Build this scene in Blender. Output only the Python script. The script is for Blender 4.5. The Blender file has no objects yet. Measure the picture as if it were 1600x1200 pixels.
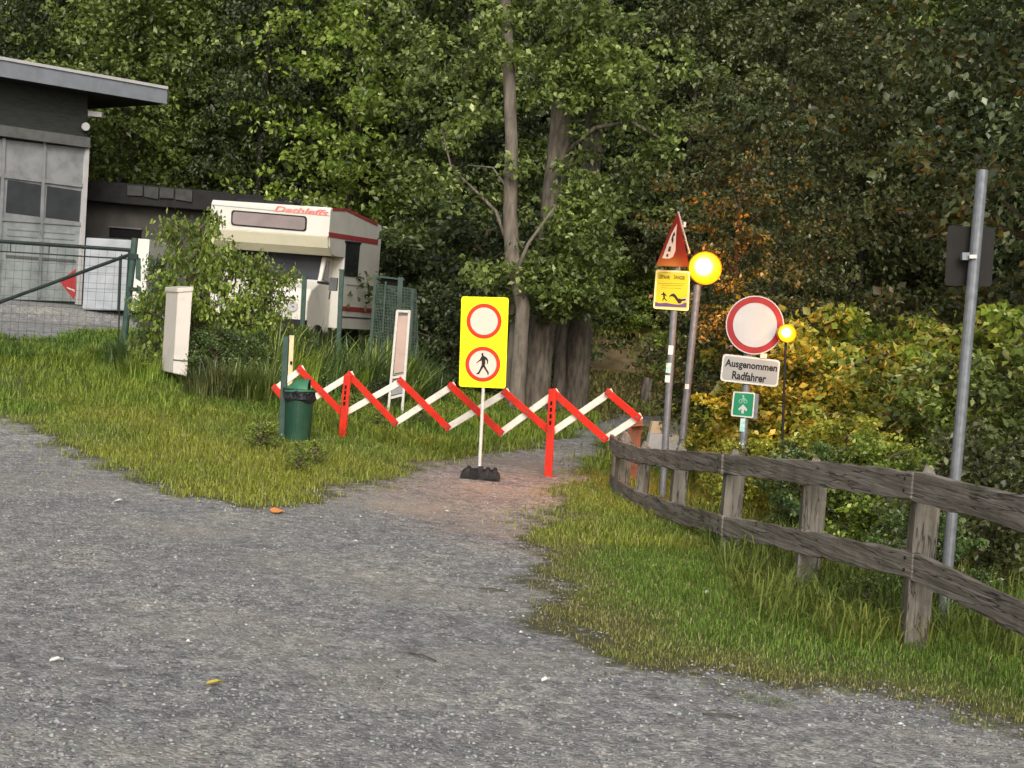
import bpy, math, random
import numpy as np
from mathutils import Vector, Matrix
from mathutils.geometry import tessellate_polygon
random.seed(7); rng = np.random.default_rng(7)
R = math.radians
scn = bpy.context.scene
COL = scn.collection

# ------------------------------------------------------------------ camera
F = 2300.0
CAM = Vector((0, 0, 1.6))
_p = math.atan(92 / F); _r = R(4.6)
_f = Vector((0, math.cos(_p), -math.sin(_p)))
_r0 = Vector((1, 0, 0)); _u0 = Vector((0, math.sin(_p), math.cos(_p)))
_rt = _r0 * math.cos(_r) + _u0 * math.sin(_r)
_up = -_r0 * math.sin(_r) + _u0 * math.cos(_r)
cd = bpy.data.cameras.new('camera'); cam = bpy.data.objects.new('camera', cd); COL.objects.link(cam)
cam.matrix_world = Matrix(((_rt.x, _up.x, -_f.x, CAM.x), (_rt.y, _up.y, -_f.y, CAM.y), (_rt.z, _up.z, -_f.z, CAM.z), (0, 0, 0, 1)))
cd.sensor_width = 36; cd.lens = F / 1600 * 36; cd.clip_end = 600; cd.clip_start = 0.1
scn.camera = cam

# ------------------------------------------------------------------ light
SUN_EL, SUN_AZ = 31, 177          # azimuth the light comes from, clockwise from +Y (behind the camera)
w = bpy.data.worlds.new('World'); scn.world = w; w.use_nodes = True
nt = w.node_tree; nt.nodes.clear()
sky = nt.nodes.new('ShaderNodeTexSky'); sky.sky_type = 'NISHITA'; sky.sun_disc = False
sky.sun_elevation = R(SUN_EL); sky.sun_rotation = R(SUN_AZ); sky.dust_density = 4; sky.air_density = 1.0; sky.ozone_density = 1.0
hs = nt.nodes.new('ShaderNodeHueSaturation'); hs.inputs['Saturation'].default_value = 0.3
bg = nt.nodes.new('ShaderNodeBackground'); bg.inputs[1].default_value = 0.145
wo = nt.nodes.new('ShaderNodeOutputWorld')
nt.links.new(sky.outputs[0], hs.inputs['Color']); nt.links.new(hs.outputs[0], bg.inputs[0]); nt.links.new(bg.outputs[0], wo.inputs[0])
sd = bpy.data.lights.new('sun', 'SUN'); sd.energy = 1.1; sd.angle = R(26); sd.color = (1.0, 0.93, 0.84)
so = bpy.data.objects.new('sun', sd); COL.objects.link(so)
_sv = Vector((math.sin(R(SUN_AZ)) * math.cos(R(SUN_EL)), math.cos(R(SUN_AZ)) * math.cos(R(SUN_EL)), math.sin(R(SUN_EL))))
so.rotation_euler = _sv.to_track_quat('Z', 'Y').to_euler()
scn.view_settings.view_transform = 'Standard'; scn.view_settings.look = 'None'
scn.view_settings.exposure = 0.38; scn.view_settings.gamma = 1; scn.view_settings.use_curve_mapping = False
scn.cycles.max_bounces = 8; scn.cycles.transparent_max_bounces = 8

# ------------------------------------------------------------------ helpers
def P(px, py, d):
    return CAM + _f * d + _rt * ((px - 800) / F * d) + _up * ((600 - py) / F * d)

def mk(m, col, col2=None, scale=8, rough=0.7, bump=0.0, metal=0.0, detail=4, stretch=None, bscale=None, trans=0.0, spec=0.22, pos=0.5, dirt=None, dirtscale=2.0, crack=0):
    """Procedural principled material: colour varied by noise, dirt stains, bump."""
    mt = bpy.data.materials.new(m); mt.use_nodes = True
    n = mt.node_tree.nodes; l = mt.node_tree.links; b = n['Principled BSDF']
    b.inputs['Roughness'].default_value = rough; b.inputs['Metallic'].default_value = metal
    b.inputs['Specular IOR Level'].default_value = spec
    tc = n.new('ShaderNodeTexCoord'); mp = n.new('ShaderNodeMapping'); l.new(tc.outputs['Object'], mp.inputs[0])
    if stretch: mp.inputs['Scale'].default_value = stretch
    no = n.new('ShaderNodeTexNoise'); no.inputs['Scale'].default_value = scale; no.inputs['Detail'].default_value = detail
    l.new(mp.outputs[0], no.inputs['Vector'])
    if col2 is None: col2 = tuple(c * 0.8 for c in col)
    rp = n.new('ShaderNodeValToRGB'); rp.color_ramp.elements[0].color = (*col2, 1); rp.color_ramp.elements[1].color = (*col, 1)
    rp.color_ramp.elements[0].position = pos - .18; rp.color_ramp.elements[1].position = pos + .12
    l.new(no.outputs['Fac'], rp.inputs[0]); out = rp.outputs[0]
    if dirt:
        n2 = n.new('ShaderNodeTexNoise'); n2.inputs['Scale'].default_value = dirtscale; n2.inputs['Detail'].default_value = 6; n2.inputs['Roughness'].default_value = .7
        l.new(tc.outputs['Object'], n2.inputs['Vector'])
        r2 = n.new('ShaderNodeValToRGB'); r2.color_ramp.elements[0].position = .5; r2.color_ramp.elements[1].position = .72
        r2.color_ramp.elements[0].color = (0, 0, 0, 1); r2.color_ramp.elements[1].color = (.75, .75, .75, 1)
        l.new(n2.outputs['Fac'], r2.inputs[0]); mx = n.new('ShaderNodeMixRGB'); mx.inputs[2].default_value = (*dirt, 1)
        l.new(r2.outputs[0], mx.inputs[0]); l.new(out, mx.inputs[1]); out = mx.outputs[0]
    if crack:
        n3 = n.new('ShaderNodeTexNoise'); n3.inputs['Scale'].default_value = crack; n3.inputs['Detail'].default_value = 3; n3.inputs['Roughness'].default_value = .55; l.new(mp.outputs[0], n3.inputs['Vector'])
        r3 = n.new('ShaderNodeValToRGB'); e = r3.color_ramp.elements; e[0].position = .485; e[0].color = (0, 0, 0, 1); e[1].position = .5; e[1].color = (1, 1, 1, 1); q = e.new(.515); q.color = (0, 0, 0, 1)
        l.new(n3.outputs['Fac'], r3.inputs[0]); m3 = n.new('ShaderNodeMixRGB'); m3.inputs[2].default_value = (.03, .025, .02, 1); l.new(r3.outputs[0], m3.inputs[0]); l.new(out, m3.inputs[1]); out = m3.outputs[0]
    l.new(out, b.inputs['Base Color'])
    if bump:
        bp = n.new('ShaderNodeBump'); bp.inputs['Strength'].default_value = bump; bp.inputs['Distance'].default_value = .02
        nb = no
        if bscale:
            nb = n.new('ShaderNodeTexNoise'); nb.inputs['Scale'].default_value = bscale; nb.inputs['Detail'].default_value = 6; l.new(mp.outputs[0], nb.inputs['Vector'])
        l.new(nb.outputs['Fac'], bp.inputs['Height']); l.new(bp.outputs[0], b.inputs['Normal'])
    return mt

def leafmat(m, cols, tr=0.35, rough=0.42, spec=.5):
    cols = cols + [tuple(min(.7, c * 1.5 + .12) for c in cols[-1])]  # pale last tone paints glints on a few leaves
    mt = bpy.data.materials.new(m); mt.use_nodes = True
    n = mt.node_tree.nodes; l = mt.node_tree.links; b = n['Principled BSDF']; o = n['Material Output']
    b.inputs['Roughness'].default_value = rough; b.inputs['Specular IOR Level'].default_value = spec
    g = n.new('ShaderNodeNewGeometry'); rp = n.new('ShaderNodeValToRGB'); cr = rp.color_ramp
    while len(cr.elements) < len(cols): cr.elements.new(.5)
    for i, c in enumerate(cols):
        cr.elements[i].position = (0, .36, .70, .96, 1)[i]; cr.elements[i].color = (*c, 1)
    l.new(g.outputs['Random Per Island'], rp.inputs[0])
    tc = n.new('ShaderNodeTexCoord'); no = n.new('ShaderNodeTexNoise'); no.inputs['Scale'].default_value = .9; no.inputs['Detail'].default_value = 3
    l.new(tc.outputs['Object'], no.inputs['Vector'])
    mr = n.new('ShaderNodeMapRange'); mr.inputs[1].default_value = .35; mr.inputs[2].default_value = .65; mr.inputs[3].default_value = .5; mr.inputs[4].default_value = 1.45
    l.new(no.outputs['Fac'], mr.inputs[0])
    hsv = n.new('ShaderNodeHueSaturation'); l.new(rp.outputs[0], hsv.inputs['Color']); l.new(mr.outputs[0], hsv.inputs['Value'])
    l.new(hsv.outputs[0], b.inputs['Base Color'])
    t = n.new('ShaderNodeBsdfTranslucent'); l.new(hsv.outputs[0], t.inputs[0]); mx = n.new('ShaderNodeMixShader'); mx.inputs[0].default_value = tr
    l.new(b.outputs[0], mx.inputs[1]); l.new(t.outputs[0], mx.inputs[2]); l.new(mx.outputs[0], o.inputs[0])
    return mt

def emat(m, col, s):
    mt = bpy.data.materials.new(m); mt.use_nodes = True; b = mt.node_tree.nodes['Principled BSDF']
    b.inputs['Base Color'].default_value = (*col, 1); b.inputs['Emission Color'].default_value = (*col, 1); b.inputs['Emission Strength'].default_value = s
    return mt

class MB:
    def __init__(s): s.v = []; s.f = []
    def add(s, vs, fs):
        k = len(s.v); s.v += [Vector(a) for a in vs]; s.f += [tuple(i + k for i in f) for f in fs]; return s
    def box(s, c, ax, ay, az):
        """centre, three half-axis vectors"""
        c = Vector(c); vs = [c + ax * i + ay * j + az * k for i in (-1, 1) for j in (-1, 1) for k in (-1, 1)]
        return s.add(vs, [(0, 1, 3, 2), (4, 6, 7, 5), (0, 4, 5, 1), (2, 3, 7, 6), (0, 2, 6, 4), (1, 5, 7, 3)])
    def bar(s, a, b, wd, th, wdir, jit=0):
        """bar from a to b, width along wdir, thickness across"""
        a = Vector(a); b = Vector(b); d = (b - a).normalized(); wv = (Vector(wdir) - d * d.dot(Vector(wdir))).normalized(); tv = d.cross(wv)
        return s.box((a + b) / 2, (b - a) / 2, wv * wd / 2, tv * th / 2)
    def plank(s, a, b, wd, th, wdir, n=7, jit=.004):
        a = Vector(a); b = Vector(b); d = (b - a).normalized(); wv = (Vector(wdir) - d * d.dot(Vector(wdir))).normalized(); tv = d.cross(wv)
        vs = []; fs = []
        for i in range(n + 1):
            c = a.lerp(b, i / n); j = lambda: random.uniform(-jit, jit)
            for (q, t) in ((-1, -1), (1, -1), (1, 1), (-1, 1)):
                vs.append(c + wv * (q * wd / 2 + j()) + tv * (t * th / 2 + j() * .5))
        for i in range(n):
            for k in range(4):
                fs.append((i * 4 + k, i * 4 + (k + 1) % 4, i * 4 + 4 + (k + 1) % 4, i * 4 + 4 + k))
        fs += [(3, 2, 1, 0), tuple(n * 4 + k for k in range(4))]
        return s.add(vs, fs)
    def tube(s, pts, rad, n=10, caps=True, rough=0):
        pts = [Vector(p) for p in pts]
        if not hasattr(rad, '__len__'): rad = [rad] * len(pts)
        vs = []; fs = []; ref = None
        for i, p in enumerate(pts):
            d = (pts[min(i + 1, len(pts) - 1)] - pts[max(i - 1, 0)]).normalized()
            if ref is None: ref = Vector((1, 0, 0)) if abs(d.x) < .8 else Vector((0, 1, 0))
            a = (ref - d * ref.dot(d)).normalized(); ref = a; b = d.cross(a)
            for k in range(n):
                t = 2 * math.pi * k / n; rr = rad[i] * (1 + (random.uniform(-rough, rough) if rough else 0))
                vs.append(p + (a * math.cos(t) + b * math.sin(t)) * rr)
        for i in range(len(pts) - 1):
            for k in range(n):
                fs.append((i * n + k, i * n + (k + 1) % n, (i + 1) * n + (k + 1) % n, (i + 1) * n + k))
        if caps: fs += [tuple(range(n - 1, -1, -1)), tuple((len(pts) - 1) * n + k for k in range(n))]
        return s.add(vs, fs)
    def prism(s, poly, pl, t0, t1):
        """2-D outline on a plane pl=(O,u,v,n) between offsets t0 (back) and t1 (front) along n"""
        O, u, v, nn = pl; k = len(poly)
        ar = sum(poly[i][0] * poly[(i + 1) % k][1] - poly[(i + 1) % k][0] * poly[i][1] for i in range(k))
        if ar < 0: poly = poly[::-1]
        vs = [O + u * a + v * b + nn * t0 for a, b in poly] + [O + u * a + v * b + nn * t1 for a, b in poly]
        tr = tessellate_polygon([[Vector((a, b, 0)) for a, b in poly]]); fs = []
        for t in tr:
            (ax, ay), (bx, by), (cx, cy) = (poly[i] for i in t)
            if (bx - ax) * (cy - ay) - (by - ay) * (cx - ax) < 0: t = t[::-1]
            fs.append(tuple(i + k for i in t)); fs.append(tuple(reversed(t)))
        fs += [(i, (i + 1) % k, k + (i + 1) % k, k + i) for i in range(k)]
        return s.add(vs, fs)
    def build(s, name, m, parent=None, smooth=False, bevel=0, label=None):
        me = bpy.data.meshes.new(name); off = Vector(parent.location) if parent and parent.type == 'EMPTY' else (Vector(parent.parent.location) if parent and parent.parent else Vector((0, 0, 0)))
        me.from_pydata([tuple(a - off) for a in s.v], [], s.f); me.update()
        if smooth: me.polygons.foreach_set('use_smooth', [True] * len(me.polygons))
        o = bpy.data.objects.new(name, me); COL.objects.link(o); me.materials.append(m)
        if parent: o.parent = parent
        if bevel:
            md = o.modifiers.new('bevel', 'BEVEL'); md.width = bevel; md.segments = 2; md.limit_method = 'ANGLE'; md.angle_limit = R(40)
        if label: o['label'] = label
        return o

def tag(o, label=None, cat=None, group=None, kind=None):
    if label: o['label'] = label
    if cat: o['category'] = cat
    if group: o['group'] = group
    if kind: o['kind'] = kind
    return o
def thing(name, loc, label, cat, group=None):
    o = bpy.data.objects.new(name, None); COL.objects.link(o); o.location = loc; o.empty_display_size = .2
    return tag(o, label, cat, group)
def plane_at(px, py, d, yaw=0):
    """upright plane through the point seen at (px,py) at depth d; yaw turns its face (positive: faces right)"""
    O = P(px, py, d); u = Vector((math.cos(R(yaw)), math.sin(R(yaw)), 0)); v = Vector((0, 0, 1)); n = u.cross(v)
    return (O, u, v, n)
def L(pl, px, py, off=0):
    """local (u,v) where the view ray of a photo pixel meets the plane"""
    O, u, v, n = pl; d = P(px, py, 1) - CAM; O2 = O + n * off; t = (O2 - CAM).dot(n) / d.dot(n); q = CAM + d * t - O2
    return (q.dot(u), q.dot(v))
def W(pl, px, py, off=0):
    a, b = L(pl, px, py, off); return pl[0] + pl[3] * off + pl[1] * a + pl[2] * b
def LP(pl, pts): return [L(pl, *p) for p in pts]
def circ(cx, cy, r, n=40, ry=None):
    ry = ry or r; return [(cx + r * math.cos(2 * math.pi * i / n), cy + ry * math.sin(2 * math.pi * i / n)) for i in range(n)]
def rrect(pts, r=.02, k=4):
    """round the corners of a convex outline"""
    out = []; n = len(pts)
    for i in range(n):
        p = Vector(pts[i]); a = (Vector(pts[i - 1]) - p).normalized(); b = (Vector(pts[(i + 1) % n]) - p).normalized()
        for j in range(k + 1):
            t = j / k; q0 = p + a * r; q1 = p + b * r; out.append(tuple((q0 * (1 - t) ** 2) + p * 2 * t * (1 - t) + q1 * t * t))
    return out
def textpart(s, pl, box, m, parent, t=.003, name='lettering', shear=0, bold=0.02, rot=0):
    """text as a mesh, fitted to box=(u0,v0,u1,v1) on plane"""
    cu = bpy.data.curves.new('t', 'FONT'); cu.body = s; cu.shear = shear; cu.offset = bold; cu.resolution_u = 3
    to = bpy.data.objects.new('t', cu); COL.objects.link(to); dg = bpy.context.evaluated_depsgraph_get(); me = bpy.data.meshes.new_from_object(to.evaluated_get(dg))
    vs = [v.co.copy() for v in me.vertices]; fs = [tuple(p.vertices) for p in me.polygons]
    bpy.data.objects.remove(to); bpy.data.curves.remove(cu); bpy.data.meshes.remove(me)
    x0 = min(v.x for v in vs); x1 = max(v.x for v in vs); y0 = min(v.y for v in vs); y1 = max(v.y for v in vs)
    O, u, v_, n = pl; u0, v0, u1, v1 = box; mb = MB(); ca, sa = math.cos(rot), math.sin(rot); cx, cy = (u0 + u1) / 2, (v0 + v1) / 2; o = []
    for q in vs:
        a = (q.x - x0) / (x1 - x0) * (u1 - u0) - (u1 - u0) / 2; b = (q.y - y0) / (y1 - y0) * (v1 - v0) - (v1 - v0) / 2
        o.append(O + u * (cx + a * ca - b * sa) + v_ * (cy + a * sa + b * ca) + n * t)
    mb.add(o, fs); return mb.build(name, m, parent)

# ------------------------------------------------------------------ terrain
HORS = lambda px: 508 + (px - 800) * .0805
_cp = []
def cpx(px, py, d): q = P(px, py, d); _cp.append((q.x, q.y, q.z))
for x in range(-14, 7, 2):
    for y in range(-4, 13, 2):
        _cp.append((x, y, 0))
for px, py, d in [(0, 578, 21), (200, 562, 21), (100, 545, 21.5), (270, 590, 19), (350, 590, 19.5), (625, 655, 20), (460, 692, 16), (537, 708, 17.3), (60, 660, 17.5), (0, 645, 18.3),
                  (540, 640, 19.5), (400, 640, 17.8), (300, 650, 17), (300, 720, 14.3), (420, 740, 14.0), (130, 640, 17.6), (680, 655, 21.5), (640, 700, 18)]: cpx(px, py, d)
for q in [(-3.2, 26, .55), (-3.2, 30, .75), (-7, 28, .9), (-10, 33, 1.25), (-16, 33, 1.25), (-13, 27, 1.0), (-9, 24, .75), (-13, 22, .6), (-6, 36, 1.1), (-1, 30, .35), (-1, 26, .2), (-.5, 23, .15),
          (.6, 15, 0), (.6, 18, 0), (.9, 21, 0), (1.2, 24, 0), (1.6, 27, 0), (3, 30, 0), (5, 33, 0), (9, 34, 0), (13, 34, 0), (2, 33, .1), (-1, 36, .8), (2, 36, .6), (6, 36.5, .6), (2.5, 40, 1.7), (6, 40, 1.7), (0, 42, 2.2), (8, 42, 2.4), (14, 40, 1.6),
          (2, 14, 0), (3, 10, -.02), (3, 14, -.05), (3, 18, -.05), (3, 24, -.03), (6, 10, -.1), (6, 16, -.1), (6, 22, -.1), (6, 28, 0), (10, 10, 0), (10, 16, 0), (10, 24, 0), (14, 16, .3), (9, 4, 0), (12, 0, 0), (-14, 16, .2), (-18, 12, .1), (-10, 15, .05), (-7, 16.5, 0), (-5, 14.5, 0)]: _cp.append(q)
CP = np.array(_cp)
def Hn(x, y):
    x = np.asarray(x, float); y = np.asarray(y, float); sh = x.shape; x = x.ravel(); y = y.ravel(); z = np.zeros_like(x)
    for s0 in range(0, len(x), 20000):
        xs = x[s0:s0 + 20000, None]; ys = y[s0:s0 + 20000, None]
        d2 = (xs - CP[:, 0]) ** 2 + (ys - CP[:, 1]) ** 2
        wt = np.exp(-d2 / (2 * 1.1 ** 2)) + .02 / (d2 + 4) ** 2 + 1e-6 / (d2 + 1)
        z[s0:s0 + 20000] = (wt * CP[:, 2]).sum(1) / wt.sum(1)
    b = np.maximum(0, y - 43); z = z + .03 * b ** 1.85 / (1 + .002 * b ** 1.2)
    b = np.maximum(0, x - 18); z = z + .3 * b * np.clip((y - 5) / 20, 0, 1)
    z = z + .012 * np.sin(x * 1.7 + y * .9) * np.sin(y * 1.3 - x * .6)
    return z.reshape(sh)
def H(x, y): return float(Hn([x], [y])[0])
def G(px, py, z=0.0):
    d = P(px, py, 1) - CAM; t = (z - CAM.z) / d.z; return CAM + d * t
def GT(px, py):
    d = P(px, py, 1) - CAM; t = 3.0
    ts = np.arange(3, 90, .05); xs = CAM.x + d.x * ts; ys = CAM.y + d.y * ts; zs = CAM.z + d.z * ts
    hh = Hn(xs, ys); i = np.argmax(zs < hh); return Vector((xs[i], ys[i], hh[i]))

_l = [(-30, 26), (-22, 22)] + [tuple(GT(*p))[:2] for p in [(-120, 640), (0, 645), (60, 668), (130, 708), (200, 738), (290, 772), (400, 786), (470, 782), (520, 762), (590, 745), (640, 727), (700, 711), (760, 703), (850, 690), (905, 664), (960, 646)]] + [(5.2, 32.5), (9, 34.5), (20, 36)]
_rr = [(20, 32), (9, 31), (6.2, 29)] + [tuple(G(*p))[:2] for p in [(1085, 662), (1010, 672), (985, 680), (958, 706), (935, 738), (892, 792), (866, 838), (862, 900), (890, 958), (960, 1006), (1060, 1040), (1200, 1058), (1350, 1082), (1500, 1088), (1600, 1140)]] + [(3.2, 4.2), (5, 3.2), (9, 1), (9, -8), (-30, -8)]
POLY = np.array(_l + _rr)
YARD = np.array([(-30, 22.5), (-9.2, 22.0), (-7.6, 23.2), (-7.2, 26), (-6.5, 33.5), (-30, 36)])
def sdf(x, y, poly):
    x = np.asarray(x, float); y = np.asarray(y, float); dm = np.full(x.shape, 1e9); ins = np.zeros(x.shape, bool); n = len(poly)
    for i in range(n):
        ax, ay = poly[i]; bx, by = poly[(i + 1) % n]; ex, ey = bx - ax, by - ay; ll = ex * ex + ey * ey
        t = np.clip(((x - ax) * ex + (y - ay) * ey) / ll, 0, 1); dm = np.minimum(dm, np.hypot(x - ax - t * ex, y - ay - t * ey))
        c = ((ay > y) != (by > y)) & (x < (bx - ax) * (y - ay) / ((by - ay) if by != ay else 1e-9) + ax); ins ^= c
    return np.where(ins, -dm, dm)
def wob(x, y):
    return .09 * np.sin(3.1 * x + 1.7 * y) + .09 * np.sin(7.3 * x - 4.1 * y + 1) + .07 * np.sin(13.7 * x + 9.9 * y + 2) + .05 * np.sin(23 * x - 31 * y)
def gs(x, y): return np.minimum(sdf(x, y, POLY), sdf(x, y, YARD)) + wob(x, y)

def grid(xs, ys):
    X, Y = np.meshgrid(xs, ys); Z = Hn(X, Y); nx = len(xs); ny = len(ys); i = np.arange(nx * ny).reshape(ny, nx)
    Fq = np.stack([i[:-1, :-1], i[:-1, 1:], i[1:, 1:], i[1:, :-1]], -1).reshape(-1, 4)
    return np.stack([X, Y, Z], -1).reshape(-1, 3), Fq
def rawmesh(name, V, Fc, m, attr=None, smooth=False):
    used = np.unique(Fc); mp = np.zeros(len(V), int); mp[used] = np.arange(len(used)); V = V[used]; Fc = mp[Fc]; k = Fc.shape[1]
    me = bpy.data.meshes.new(name); me.vertices.add(len(V)); me.vertices.foreach_set('co', V.astype(np.float32).ravel())
    me.loops.add(Fc.size); me.loops.foreach_set('vertex_index', Fc.astype(np.int32).ravel())
    me.polygons.add(len(Fc)); me.polygons.foreach_set('loop_start', np.arange(0, Fc.size, k, dtype=np.int32)); me.polygons.foreach_set('loop_total', np.full(len(Fc), k, np.int32))
    if smooth: me.polygons.foreach_set('use_smooth', np.ones(len(Fc), bool))
    if attr is not None:
        for nm, a in attr.items():
            a = a[used]
            if a.ndim == 1: at = me.attributes.new(nm, 'FLOAT', 'POINT'); at.data.foreach_set('value', a.astype(np.float32))
            else:
                at = me.attributes.new(nm, 'FLOAT_COLOR', 'POINT'); at.data.foreach_set('color', np.concatenate([a, np.ones((len(a), 1))], 1).astype(np.float32).ravel())
    me.update(calc_edges=True); me.materials.append(m); return me
def link(name, me, parent=None):
    o = bpy.data.objects.new(name, me); COL.objects.link(o)
    if parent: o.parent = parent
    return o

def ground_mats():
    # gravel
    mt = bpy.data.materials.new('gravel'); mt.use_nodes = True; n = mt.node_tree.nodes; l = mt.node_tree.links; b = n['Principled BSDF']; b.inputs['Roughness'].default_value = .9; b.inputs['Specular IOR Level'].default_value = .25
    tc = n.new('ShaderNodeTexCoord')
    def noise(s, d=5, r=.6, st=None):
        q = n.new('ShaderNodeTexNoise'); q.inputs['Scale'].default_value = s; q.inputs['Detail'].default_value = d; q.inputs['Roughness'].default_value = r
        if st: mp = n.new('ShaderNodeMapping'); mp.inputs['Scale'].default_value = st; l.new(tc.outputs['Object'], mp.inputs[0]); l.new(mp.outputs[0], q.inputs['Vector'])
        else: l.new(tc.outputs['Object'], q.inputs['Vector'])
        return q
    def ramp(src, stops):
        r = n.new('ShaderNodeValToRGB'); e = r.color_ramp.elements
        while len(e) < len(stops): e.new(.5)
        for i, (p, c) in enumerate(stops): e[i].position = p; e[i].color = (*c, 1)
        l.new(src, r.inputs[0]); return r.outputs[0]
    def mix(fac, a, bb, mode='MIX'):
        x = n.new('ShaderNodeMixRGB'); x.blend_type = mode
        for i, q in ((0, fac), (1, a), (2, bb)):
            if hasattr(q, 'links'): l.new(q, x.inputs[i])
            elif i == 0: x.inputs[0].default_value = q
            else: x.inputs[i].default_value = (*q, 1)
        return x.outputs[0]
    vo = n.new('ShaderNodeTexVoronoi'); vo.inputs['Scale'].default_value = 55; l.new(tc.outputs['Object'], vo.inputs['Vector'])
    vo2 = n.new('ShaderNodeTexVoronoi'); vo2.inputs['Scale'].default_value = 24; l.new(tc.outputs['Object'], vo2.inputs['Vector'])
    sep = n.new('ShaderNodeSeparateColor'); l.new(vo.outputs['Color'], sep.inputs[0])
    base = ramp(sep.outputs[0], [(0, (.12, .12, .12)), (.4, (.215, .213, .21)), (.8, (.30, .296, .285)), (1, (.5, .49, .465))])
    sep2 = n.new('ShaderNodeSeparateColor'); l.new(vo2.outputs['Color'], sep2.inputs[0])
    base = mix(.45, base, ramp(sep2.outputs[1], [(0, (.10, .10, .102)), (.7, (.20, .198, .195)), (1, (.34, .33, .31))]))
    big = noise(.75, 7, .68, (1, 1, 1)); base = mix(.75, base, ramp(big.outputs['Fac'], [(.32, (.78, .8, .84)), (.5, (1.08, 1.08, 1.08)), (.66, (1.45, 1.4, 1.25))]), 'MULTIPLY')
    md = noise(7, 8, .75); base = mix(.5, base, ramp(md.outputs['Fac'], [(.38, (.38, .38, .39)), (.5, (1.05, 1.05, 1.05)), (.64, (1.9, 1.86, 1.72))]), 'MULTIPLY')
    wn = noise(.55, 6, .62); base = mix(ramp(wn.outputs['Fac'], [(.5, (0, 0, 0)), (.66, (.65, .65, .65))]), base, (.30, .275, .23))
    # reddish brown tint before the barrier and on the path beyond the lot
    at = n.new('ShaderNodeAttribute'); at.attribute_name = 'red'; sp = noise(2.2, 5, .7)
    mu = n.new('ShaderNodeMath'); mu.operation = 'MULTIPLY'; l.new(at.outputs['Fac'], mu.inputs[0]); l.new(ramp(sp.outputs['Fac'], [(.3, (.35,) * 3), (.6, (1,) * 3)]), mu.inputs[1])
    base = mix(mu.outputs[0], base, mix(.8, base, (1.75, 1.2, .98), 'MULTIPLY'))
    ed = n.new('ShaderNodeAttribute'); ed.attribute_name = 'edge'; en = noise(9, 5, .7)
    ad = n.new('ShaderNodeMath'); ad.operation = 'MULTIPLY_ADD'; ad.inputs[1].default_value = 1; l.new(ed.outputs['Fac'], ad.inputs[0])
    m2 = n.new('ShaderNodeMath'); m2.operation = 'SUBTRACT'; m2.inputs[1].default_value = .5; l.new(en.outputs['Fac'], m2.inputs[0]); l.new(m2.outputs[0], ad.inputs[2])
    ef = ramp(ad.outputs[0], [(.35, (0, 0, 0)), (.75, (1, 1, 1))])
    base = mix(ef, base, (.085, .08, .045))
    l.new(base, b.inputs['Base Color'])
    bp = n.new('ShaderNodeBump'); bp.inputs['Strength'].default_value = .75; bp.inputs['Distance'].default_value = .012; l.new(vo.outputs['Distance'], bp.inputs['Height']); bp.invert = True
    bp2 = n.new('ShaderNodeBump'); bp2.inputs['Strength'].default_value = .45; bp2.inputs['Distance'].default_value = .05; l.new(md.outputs['Fac'], bp2.inputs['Height']); l.new(bp.outputs[0], bp2.inputs['Normal']); l.new(bp2.outputs[0], b.inputs['Normal'])
    soil = mk('soil', (.10, .11, .035), (.06, .058, .028), scale=3, rough=.95, bump=.6, bscale=14)
    litter = mk('forest_floor', (.26, .18, .095), (.12, .10, .05), scale=2.2, rough=.95, bump=1, bscale=9, detail=8)
    return mt, soil, litter
M_gravel, M_soil, M_litter = ground_mats()

xs = np.concatenate([np.arange(-30, -9, .6), np.arange(-9, 7, .09), np.arange(7, 30.1, .6)]); ys = np.concatenate([np.arange(-8, 4, .6), np.arange(4, 22, .09), np.arange(22, 36.01, .2)])
V, Fq = grid(xs, ys); cen = V[Fq].mean(1); sg = gs(cen[:, 0], cen[:, 1]); sv = gs(V[:, 0], V[:, 1])
edge = np.clip((sv + .45) / .45, 0, 1); red = np.clip(1 - np.hypot((V[:, 0] - .4) / 1.7, (V[:, 1] - 13.2) / 3.2) ** 2, 0, 1) + np.clip((V[:, 1] - 28) / 3, 0, 1) * np.clip((V[:, 0] + 3) / 2, 0, 1)
og = link('gravel_lot', rawmesh('gravel_lot', V, Fq[(sg < 0)], M_gravel, {'edge': edge, 'red': np.clip(red, 0, 1)}, True)); tag(og, kind='structure')
ov = link('grass_ground', rawmesh('grass_ground', V, Fq[(sg >= 0)], M_soil, None, True)); tag(ov, kind='structure')
V2, F2 = grid(np.arange(-90, 90.1, 2.5), np.arange(36 - .02, 150, 2.0)); oh = link('hillside', rawmesh('hillside', V2, F2, M_litter, None, True)); tag(oh, kind='structure')
for a, b_ in ((-90, -30), (30, 90)):
    V3, F3 = grid(np.arange(a, b_ + .1, 3), np.arange(-9, 36.1, 2.5)); o3 = link('ground', rawmesh('ground', V3, F3, M_soil, None, True)); tag(o3, kind='structure')
V3, F3 = grid(np.arange(-90, 90.1, 6), np.arange(-80, -7.9, 6)); o3 = link('ground', rawmesh('ground', V3, F3, M_soil, None, True)); tag(o3, kind='structure')

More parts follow.
